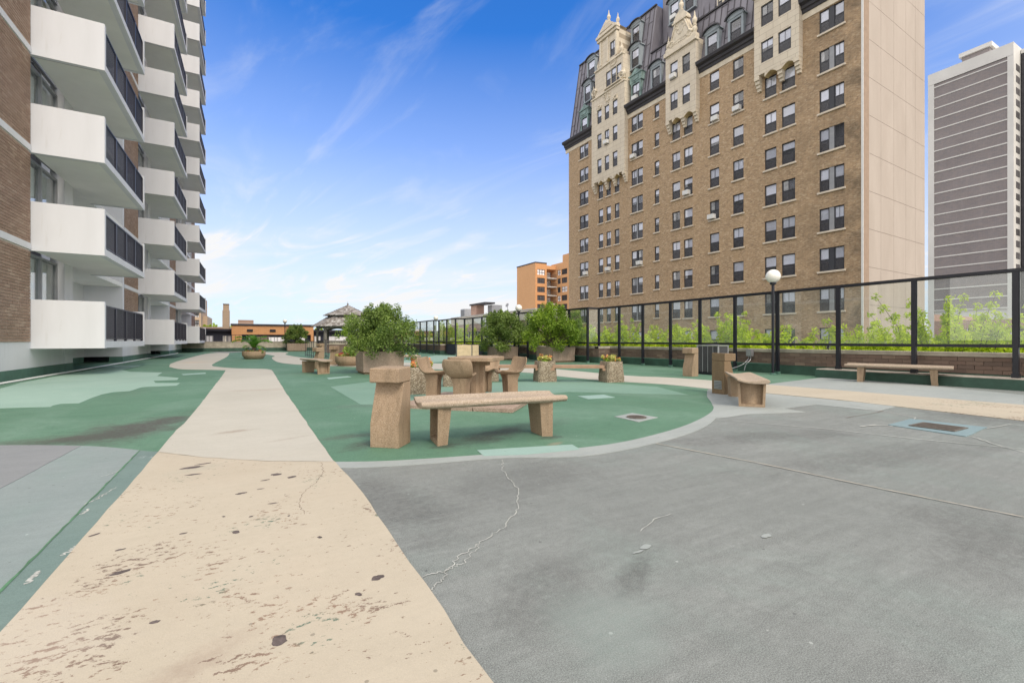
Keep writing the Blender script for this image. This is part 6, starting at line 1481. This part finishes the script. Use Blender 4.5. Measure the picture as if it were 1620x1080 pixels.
e = tag(empty('red_flowers', (x, y, .36)), 'red flowers with yellow green leaves in the round bowl', 'flowers')
leaf_cloud('petals', e, [((r.uniform(-.35, .35), r.uniform(-.35, .35), .09), .1) for _ in range(14)], 1000, .024, M['petal_red'], 2, aspect=.8)
leaf_cloud('foliage', e, [((r.uniform(-.45, .4), r.uniform(-.4, .4), .04), .1) for _ in range(14)], 700, .03, M['leaf_yellow'], 3, aspect=.8)
x, y = W((560 - 810) / FX * 18.3, 18.6)
st = tag(empty('slim_shrub', (x, y, .36)), 'slim bright shrub rising from the bowl of red flowers', 'shrub'); mb = MB(); mb.tube([(0, 0, -.1), (.04, 0, .5), (0, .05, 1.1)], [.03, .02, .008], 6); mb.build('trunk', M['bark'], st, smooth=50)
leaf_cloud('foliage', st, [((r.uniform(-.45, .45), r.uniform(-.3, .3), r.uniform(.15, 1.25)), r.uniform(.12, .2)) for _ in range(22)], 3200, .035, M['leaf_bright'], 31)

# ------------------------------------------------------------------ lamps
def lamp(x, y, hgt, gr, label):
    e = tag(empty('globe_lamp', (x, y, 0)), label, 'lamp', 'white globe lamps on slim black posts'); zc_ = hgt - gr
    mb = MB(); mb.tube([(0, 0, .03), (0, 0, zc_ - gr - .05)], .042, 12); mb.build('post', M['black'], e, smooth=40)
    mb = MB(); mb.lathe([(.10, 0), (.10, .03), (.06, .05)], 16); mb.build('base_plate', M['green_wall'], e)
    mb = MB(); mb.lathe([(.05, zc_ - gr - .06), (.09, zc_ - gr - .03), (.09, zc_ - gr + .02), (.06, zc_ - gr + .03)], 16); mb.build('collar', M['black'], e, smooth=40)
    mb = MB(); n = 16; mb.lathe([(gr * math.sin(math.pi * (k + .15) / (n + .3)), -gr * math.cos(math.pi * (k + .15) / (n + .3))) for k in range(n + 1)], 32, c=(0, 0, zc_)); mb.build('globe', M['globe'], e, smooth=80)
x, y = G(1223, 592.5); lamp(x, y, 3.2, .205, 'globe lamp nearest the camera, standing against the glass screen')
x, y = W((820.6 - 810) / FX * 25.2, 25.2); lamp(x, y, 3.02, .19, 'globe lamp rising above the glass screen by the orange building')
x, y = W((689.6 - 810) / FX * 36.5, 36.5); lamp(x, y, 3.03, .19, 'globe lamp above the distant stepped end of the glass screen')
x, y = W((454.7 - 810) / FX * 46, 45.5); lamp(x, y, 3.15, .20, 'globe lamp at the far parapet, before the orange hall')
# ------------------------------------------------------------------ condenser and switch box
ac = tag(empty('air_condenser', (12.0, 8.72, 0)), 'grey slatted air condenser on the deck behind the stone bins', 'condenser')
mb = MB(); mb.box(-.02, .50, -.02, .78, 0, .07); mb.build('base_tray', M['black'], ac)
mb = MB(); mb.box(0.02, .46, .02, .74, .071, .86); mb.build('coil_core', M['black'], ac)
mb = MB()
for (a, b_) in ((0, 0), (.44, 0), (0, .72), (.44, .72)): mb.box(a, a + .04, b_, b_ + .04, .071, .87)
mb.box(-.01, .49, -.01, .77, .871, .90); mb.build('casing', M['metal'], ac, bevel=.004)
for i in range(26):
    q = MB(); zz_ = .10 + i * .0295
    q.box(.005, .019, .041, .719, zz_, zz_ + .009); q.build('louvre', M['acgrey'], ac); q = MB(); q.box(.041, .439, .005, .019, zz_, zz_ + .009); q.build('louvre', M['acgrey'], ac)
for j in range(1, 4):
    q = MB(); q.box(-.004, .004, .72 * j / 4, .72 * j / 4 + .014, .08, .87); q.build('guard_bar', M['metal'], ac)
mb = MB(); mb.lathe([(.02, .902), (.19, .902), (.19, .915), (.02, .92)], 20, c=(.24, .38, 0)); mb.build('fan_guard', M['acgrey'], ac)
sx_, sy_ = XF + .14, UX(1183, XF + .14)
sb = tag(empty('switch_box', (XF + .2, sy_, 0)), 'small grey electrical box with two curved conduits on the brick parapet', 'electrical box')
mb = MB(); mb.box(-.02, .13, -.09, .09, .52, .75); mb.build('box_body', M['acgrey'], sb, bevel=.006)
mb = MB(); mb.box(-.026, -.021, -.08, .08, .53, .74); mb.build('box_lid', M['metal'], sb)
for s in (-1, 1):
    mb = MB(); pts = [(.04, .04 * s, .52), (.02, .04 * s, .42), (-.25, .06 + .04 * s, .28 - .05 * s), (-.8, .14, .12), (-1.35, .2, .06)] if s > 0 else [(.04, -.04, .52), (.0, -.045, .40), (-.2, -.03, .26), (-.25, 0, .06)]
    mb.tube(smooth(pts, 5), .012, 6); mb.build('conduit', M['metal'], sb, smooth=60)
# pale board box behind the table
x, y = G(745, 571); e = tag(empty('board_box', (x + .3, y + 1.2, 0), R(-12)), 'pale wooden board box just behind the stone table', 'box')
for j in range(4): mb = MB(); mb.box(-.55, .20, -.22, -.18, .05 + j * .19, .235 + j * .19); mb.build('plank', M['pale_wood'], e)
for j in range(4): mb = MB(); mb.box(.27, .60, -.22, -.18, .05 + j * .19, .235 + j * .19); mb.build('plank', M['pale_wood'], e)
mb = MB(); mb.box(-.54, .59, -.179, .2, 0, .80); mb.build('box_body', M['wood_grey'], e)
# iron railings by the gazebo
def iron(pa, pb_, n, label, h_=1.0):
    e = tag(empty('iron_railing', (pa[0], pa[1], 0), math.atan2(pb_[1] - pa[1], pb_[0] - pa[0])), label, 'railing', 'black iron railings by the gazebo'); ln = math.hypot(pb_[0] - pa[0], pb_[1] - pa[1])
    for z in (.10, h_ - .04): mb = MB(); mb.box(0, ln, -.02, .02, z, z + .035); mb.build('rail', M['rail'], e)
    mb = MB(); mb.box(-.014, .014, -.014, .014, 0, h_); me = mb.mesh('baluster', M['rail'])
    for i in range(n): inst('baluster', me, e, (ln * i / (n - 1), 0, 0))
iron(G(483, 563), G(496, 566), 5, 'short black iron railing left of the stone bins near the gazebo'); iron(G(515, 566), G(519.5, 567.5), 3, 'narrow black iron gate end between the stone bins', 1.1)
bw = tag(empty('brick_planter_wall', (0, 0, 0)), 'short brown brick garden wall in front of the gazebo', 'wall'); x0, y0 = W((518 - 810) / FX * 37, 37); x1 = x0 + 4.2
mb = MB(); mb.box(x0, x1, y0 + .012, y0 + .25, 0, .70); mb.build('wall_core', M['mortar_dark'], bw); mb = MB(); mb.box(x0 - .03, x1 + .03, y0 - .04, y0 + .28, .701, .78); mb.build('stone_cap', M['stone_cap'], bw)
lay_bricks(bw, [(x1, y0, -1, 0, x1 - x0, .01, 7)], M['brick_parapet'], .285, .084, .012, .011)
# ------------------------------------------------------------------ gazebo
gx, gy = W((547 - 810) / FX * 41, 41.5)
gz = tag(empty('gazebo', (gx, gy, 0), R(12)), 'weathered wooden gazebo with two tier shingle roof', 'gazebo')
mb = MB(); mb.prism([(2.8 * math.cos(R(22.5 + 45 * k)), 2.8 * math.sin(R(22.5 + 45 * k))) for k in range(8)], 'z', 0, .18); mb.build('floor_boards', M['wood_grey'], gz)
for k in range(8):
    a = R(22.5 + 45 * k); p = (2.55 * math.cos(a), 2.55 * math.sin(a)); a2 = R(67.5 + 45 * k); p2 = (2.55 * math.cos(a2), 2.55 * math.sin(a2))
    mb = MB(); mb.box(-.09, .09, -.09, .09, .18, 2.25); o = mb.build('post', M['wood_grey'], gz); o.location = (*p, 0); o.rotation_euler = (0, 0, a)
    ln = math.hypot(p2[0] - p[0], p2[1] - p[1]); an = math.atan2(p2[1] - p[1], p2[0] - p[0])
    mb = MB(); n = 10; lo_ = [(.1 + (ln - .2) * i / n, 1.92 + .22 * math.sin(math.pi * i / n)) for i in range(n + 1)]
    vs = [(q[0], -.03, q[1]) for q in lo_] + [(q[0], -.03, 2.24) for q in lo_] + [(q[0], .03, q[1]) for q in lo_] + [(q[0], .03, 2.24) for q in lo_]; n1 = n + 1
    fs = [(i, i + 1, n1 + i + 1, n1 + i) for i in range(n)] + [(2 * n1 + i + 1, 2 * n1 + i, 3 * n1 + i, 3 * n1 + i + 1) for i in range(n)] + [(i + 1, i, 2 * n1 + i, 2 * n1 + i + 1) for i in range(n)]
    mb.add(vs, fs); o = mb.build('arch_brace', M['wood_grey'], gz); o.location = (*p, 0); o.rotation_euler = (0, 0, an)
    mb = MB(); mb.box(.1, ln - .1, -.03, .03, .95, 1.02); mb.box(.1, ln - .1, -.02, .02, .30, .35)
    for i in range(1, 12): mb.box(ln * i / 12 - .02, ln * i / 12 + .02, -.015, .015, .351, .949)
    o = mb.build('rail_panel', M['rail'] if k % 2 else M['wood_grey'], gz); o.location = (*p, 0); o.rotation_euler = (0, 0, an)
def tier(r0, z0, r1, z1, rows, name):
    core = MB(); n = 8; A = [R(22.5 + 45 * k) for k in range(8)]
    vs = [(r0 * math.cos(a), r0 * math.sin(a), z0) for a in A] + [(r1 * math.cos(a), r1 * math.sin(a), z1) for a in A]
    core.add(vs, [(k, (k + 1) % 8, 8 + (k + 1) % 8, 8 + k) for k in range(8)] + [tuple(range(8))[::-1], tuple(range(8, 16))]); o = core.build(name, M['wood_grey'], gz)
    sh = MB(); tn = []
    for k in range(8):
        a0, a1 = A[k], A[(k + 1) % 8] + (2 * math.pi if k == 7 else 0)
        for j in range(rows):
            t0 = j / rows; t1 = (j + 1.15) / rows; ra, rb_ = r0 + (r1 - r0) * t0, r0 + (r1 - r0) * min(t1, 1); za, zb3 = z0 + (z1 - z0) * t0, z0 + (z1 - z0) * min(t1, 1)
            q0 = Vector((ra * math.cos(a0), ra * math.sin(a0), za)); q1 = Vector((ra * math.cos(a1), ra * math.sin(a1), za)); q3 = Vector((rb_ * math.cos(a0), rb_ * math.sin(a0), zb3)); q2 = Vector((rb_ * math.cos(a1), rb_ * math.sin(a1), zb3))
            ns_ = max(1, int((q1 - q0).length / .17)); s0 = 0.0
            cuts = sorted([0, 1] + [min(.98, max(.02, (i + rnd.uniform(-.3, .3)) / ns_)) for i in range(1, ns_)])
            up_ = Vector((0, 0, 1))
            for c0, c1 in zip(cuts[:-1], cuts[1:]):
                hh = rnd.uniform(.03, .055); dz = Vector((0, 0, rnd.uniform(-.02, .005)))
                b0_, b1_ = q0.lerp(q1, c0 + .004) + dz, q0.lerp(q1, c1 - .004) + dz; t0_, t1_ = q3.lerp(q2, c0 + .004), q3.lerp(q2, c1 - .004)
                sh.add([b0_ + up_ * .004, b1_ + up_ * .004, b1_ + up_ * hh, b0_ + up_ * hh, t1_ + up_ * .012, t0_ + up_ * .012], [(0, 1, 2, 3), (3, 2, 4, 5), (0, 3, 5), (1, 4, 2)]); v_ = rnd.random(); tn += [v_] * 4
    s = sh.build('shingles', M['shingle'], o, kind='stuff', smooth='leaf'); tone_attr(s.data, tn)
    return o
tier(3.1, 2.25, 1.75, 3.12, 8, 'lower_roof'); tier(2.1, 3.25, .06, 4.22, 11, 'upper_roof')
mb = MB(); mb.prism([(1.7 * math.cos(R(22.5 + 45 * k)), 1.7 * math.sin(R(22.5 + 45 * k))) for k in range(8)], 'z', 3.08, 3.25); mb.build('roof_collar', M['wood_grey'], gz)
mb = MB(); mb.lathe([(.09, 4.2), (.06, 4.3), (.09, 4.36), (.02, 4.42), (.012, 4.55)], 10); mb.build('roof_finial', M['wood_grey'], gz)

# ------------------------------------------------------------------ street trees below the deck, tips above the parapet
def street_tree(x, y, top, spread, label, seed, n=5200, sprays=16, size=.10, dome=1.0, grp='lime green street trees beyond the parapet'):
    e = tag(empty('street_tree', (x, y, -7)), label, 'tree', grp); r = random.Random(seed); z1 = dome + 7 - 2.2
    tr = MB(); tr.tube(smooth([(0, 0, 0), (.05, .03, 1.5), (-.05, .08, 3.2), (0, 0, z1 - 1.2)], 3), [.22 - .012 * i for i in range(10)], 9); 
    tr.build('trunk', M['bark'], e, smooth=60)
    blobs = []; br = MB()
    for i in range(30):
        a = r.uniform(0, 6.283); q = r.uniform(.2, 1); p = (spread * q * math.cos(a), spread * q * math.sin(a), z1 + 2.2 * math.sqrt(max(.02, 1 - q * q)) * r.uniform(.5, 1.0) - r.uniform(0, .8) * (1 - q * .3))
        blobs.append((p, r.uniform(.35, .65)))
        if i % 2 == 0: br.tube([(0, 0, z1 - 1.8), (p[0] * .4, p[1] * .4, (z1 - 1.0)), p], [.07, .045, .015], 5)
    for i in range(int(sprays * 2.5)):   # feathery leading shoots
        a = r.uniform(0, 6.283); q = spread * r.uniform(.05, .95); b0_ = Vector((q * math.cos(a), q * math.sin(a), z1 + 1.2)); hgt = (top + 7) - b0_.z; hh = hgt * r.uniform(.45, 1.0) * (1 - .35 * q / spread)
        out = Vector((math.cos(a) * .35 + r.uniform(-.25, .25), math.sin(a) * .35 + r.uniform(-.25, .25), 1)); tip = b0_ + out * hh
        br.tube([tuple(b0_ * .5 + Vector((0, 0, z1 * .5 - .8))), tuple(b0_), tuple(b0_ + out * hh * .55), tuple(tip)], [.04, .022, .012, .004], 4)
        for k in range(8):
            t = k / 7.0; c = b0_.lerp(tip, t); blobs.append((tuple(c), .25 * (1 - .6 * t) + .05))
            if k in (1, 3, 5):
                s = Vector((r.uniform(-.4, .4), r.uniform(-.4, .4), r.uniform(.05, .25))); blobs.append((tuple(c + s), .12)); blobs.append((tuple(c + s * .55), .12))
    br.build('branches', M['bark'], e, smooth=60); leaf_cloud('foliage', e, blobs, int(n * 3.2), size * 1.15, M['leaf_spring'], seed, aspect=.42)
def at_tree(u, X): return (X, UX(u, X))
for (u, X, top, sp, lab, sd, n, sz, dome) in ((1490, 19.0, 2.75, 2.7, 'feathery lime tree behind the screen before the grey tower', 1, 8500, .060, .85), (1400, 20.5, 1.9, 1.7, 'smaller lime tree behind the screen before the pale wall', 2, 4500, .065, .8), (1610, 20.0, 2.0, 2.2, 'lime tree behind the screen at the frame edge', 21, 4000, .065, .8),
        (1225, 19.5, 1.85, 1.7, 'lime tree behind the near globe lamp', 3, 5200, .07, .8), (1145, 20.0, 2.45, 2.1, 'taller lime tree behind the air condenser', 4, 7200, .07, .95), (1065, 20.5, 2.0, 1.8, 'lime tree behind the screen between lamp and planters', 5, 5500, .075, .9),
        (985, 21, 2.75, 2.3, 'lime tree behind the screen right of the bright shrub', 6, 6500, .08, 1.0), (1300, 21.5, 1.0, 1.5, 'low lime tree crown behind the parapet right of the near lamp', 7, 2500, .08, .55),
        (920, 22, 2.6, 2.4, 'lime tree behind the bright shrub', 8, 5000, .09, 1.1), (845, 22, 2.3, 2.4, 'lime tree beyond the screen between two shrubs', 9, 5000, .10, 1.2), (752, 22, 2.0, 2.6, 'lime tree beyond the screen left of the round shrub', 10, 4200, .11, 1.0),
        (715, 24, 3.9, 3.0, 'lime tree topping the screen right of the distant lamp', 12, 5200, .12, 2.0), (680, 22, 2.6, 3.0, 'lime tree beyond the distant lamp', 13, 4800, .12, 1.6), (655, 20, 2.4, 3.0, 'lime tree beyond the far stepped screen', 14, 4500, .12, 1.3)):
    street_tree(*at_tree(u, X), top, sp, lab, sd, n, 16, sz, dome)
for (u, Y, v, sp, lab, sd) in ((343, 84, 510, 4.0, 'distant green tree left of the brick chimney', 40), (383, 86, 511, 4.0, 'distant green tree right of the brick chimney', 41), (415, 92, 514.5, 3.0, 'distant tree tip over the orange hall', 42), (470, 80, 517, 4.0, 'distant tree behind the far shrub', 43), (600, 85, 515, 5, 'distant tree behind the gazebo', 44), (495, 84, 516, 4.0, 'distant tree left of the gazebo roof', 45)):
    street_tree(UY(u, Y), Y, fz(u, v, Y), sp, lab, sd, 3800, 12, .2, fz(u, v, Y) - 1.6, 'distant trees beyond the far parapet')
# long strip seen on the ground: fallen crumbs
bpy.context.view_layer.update()
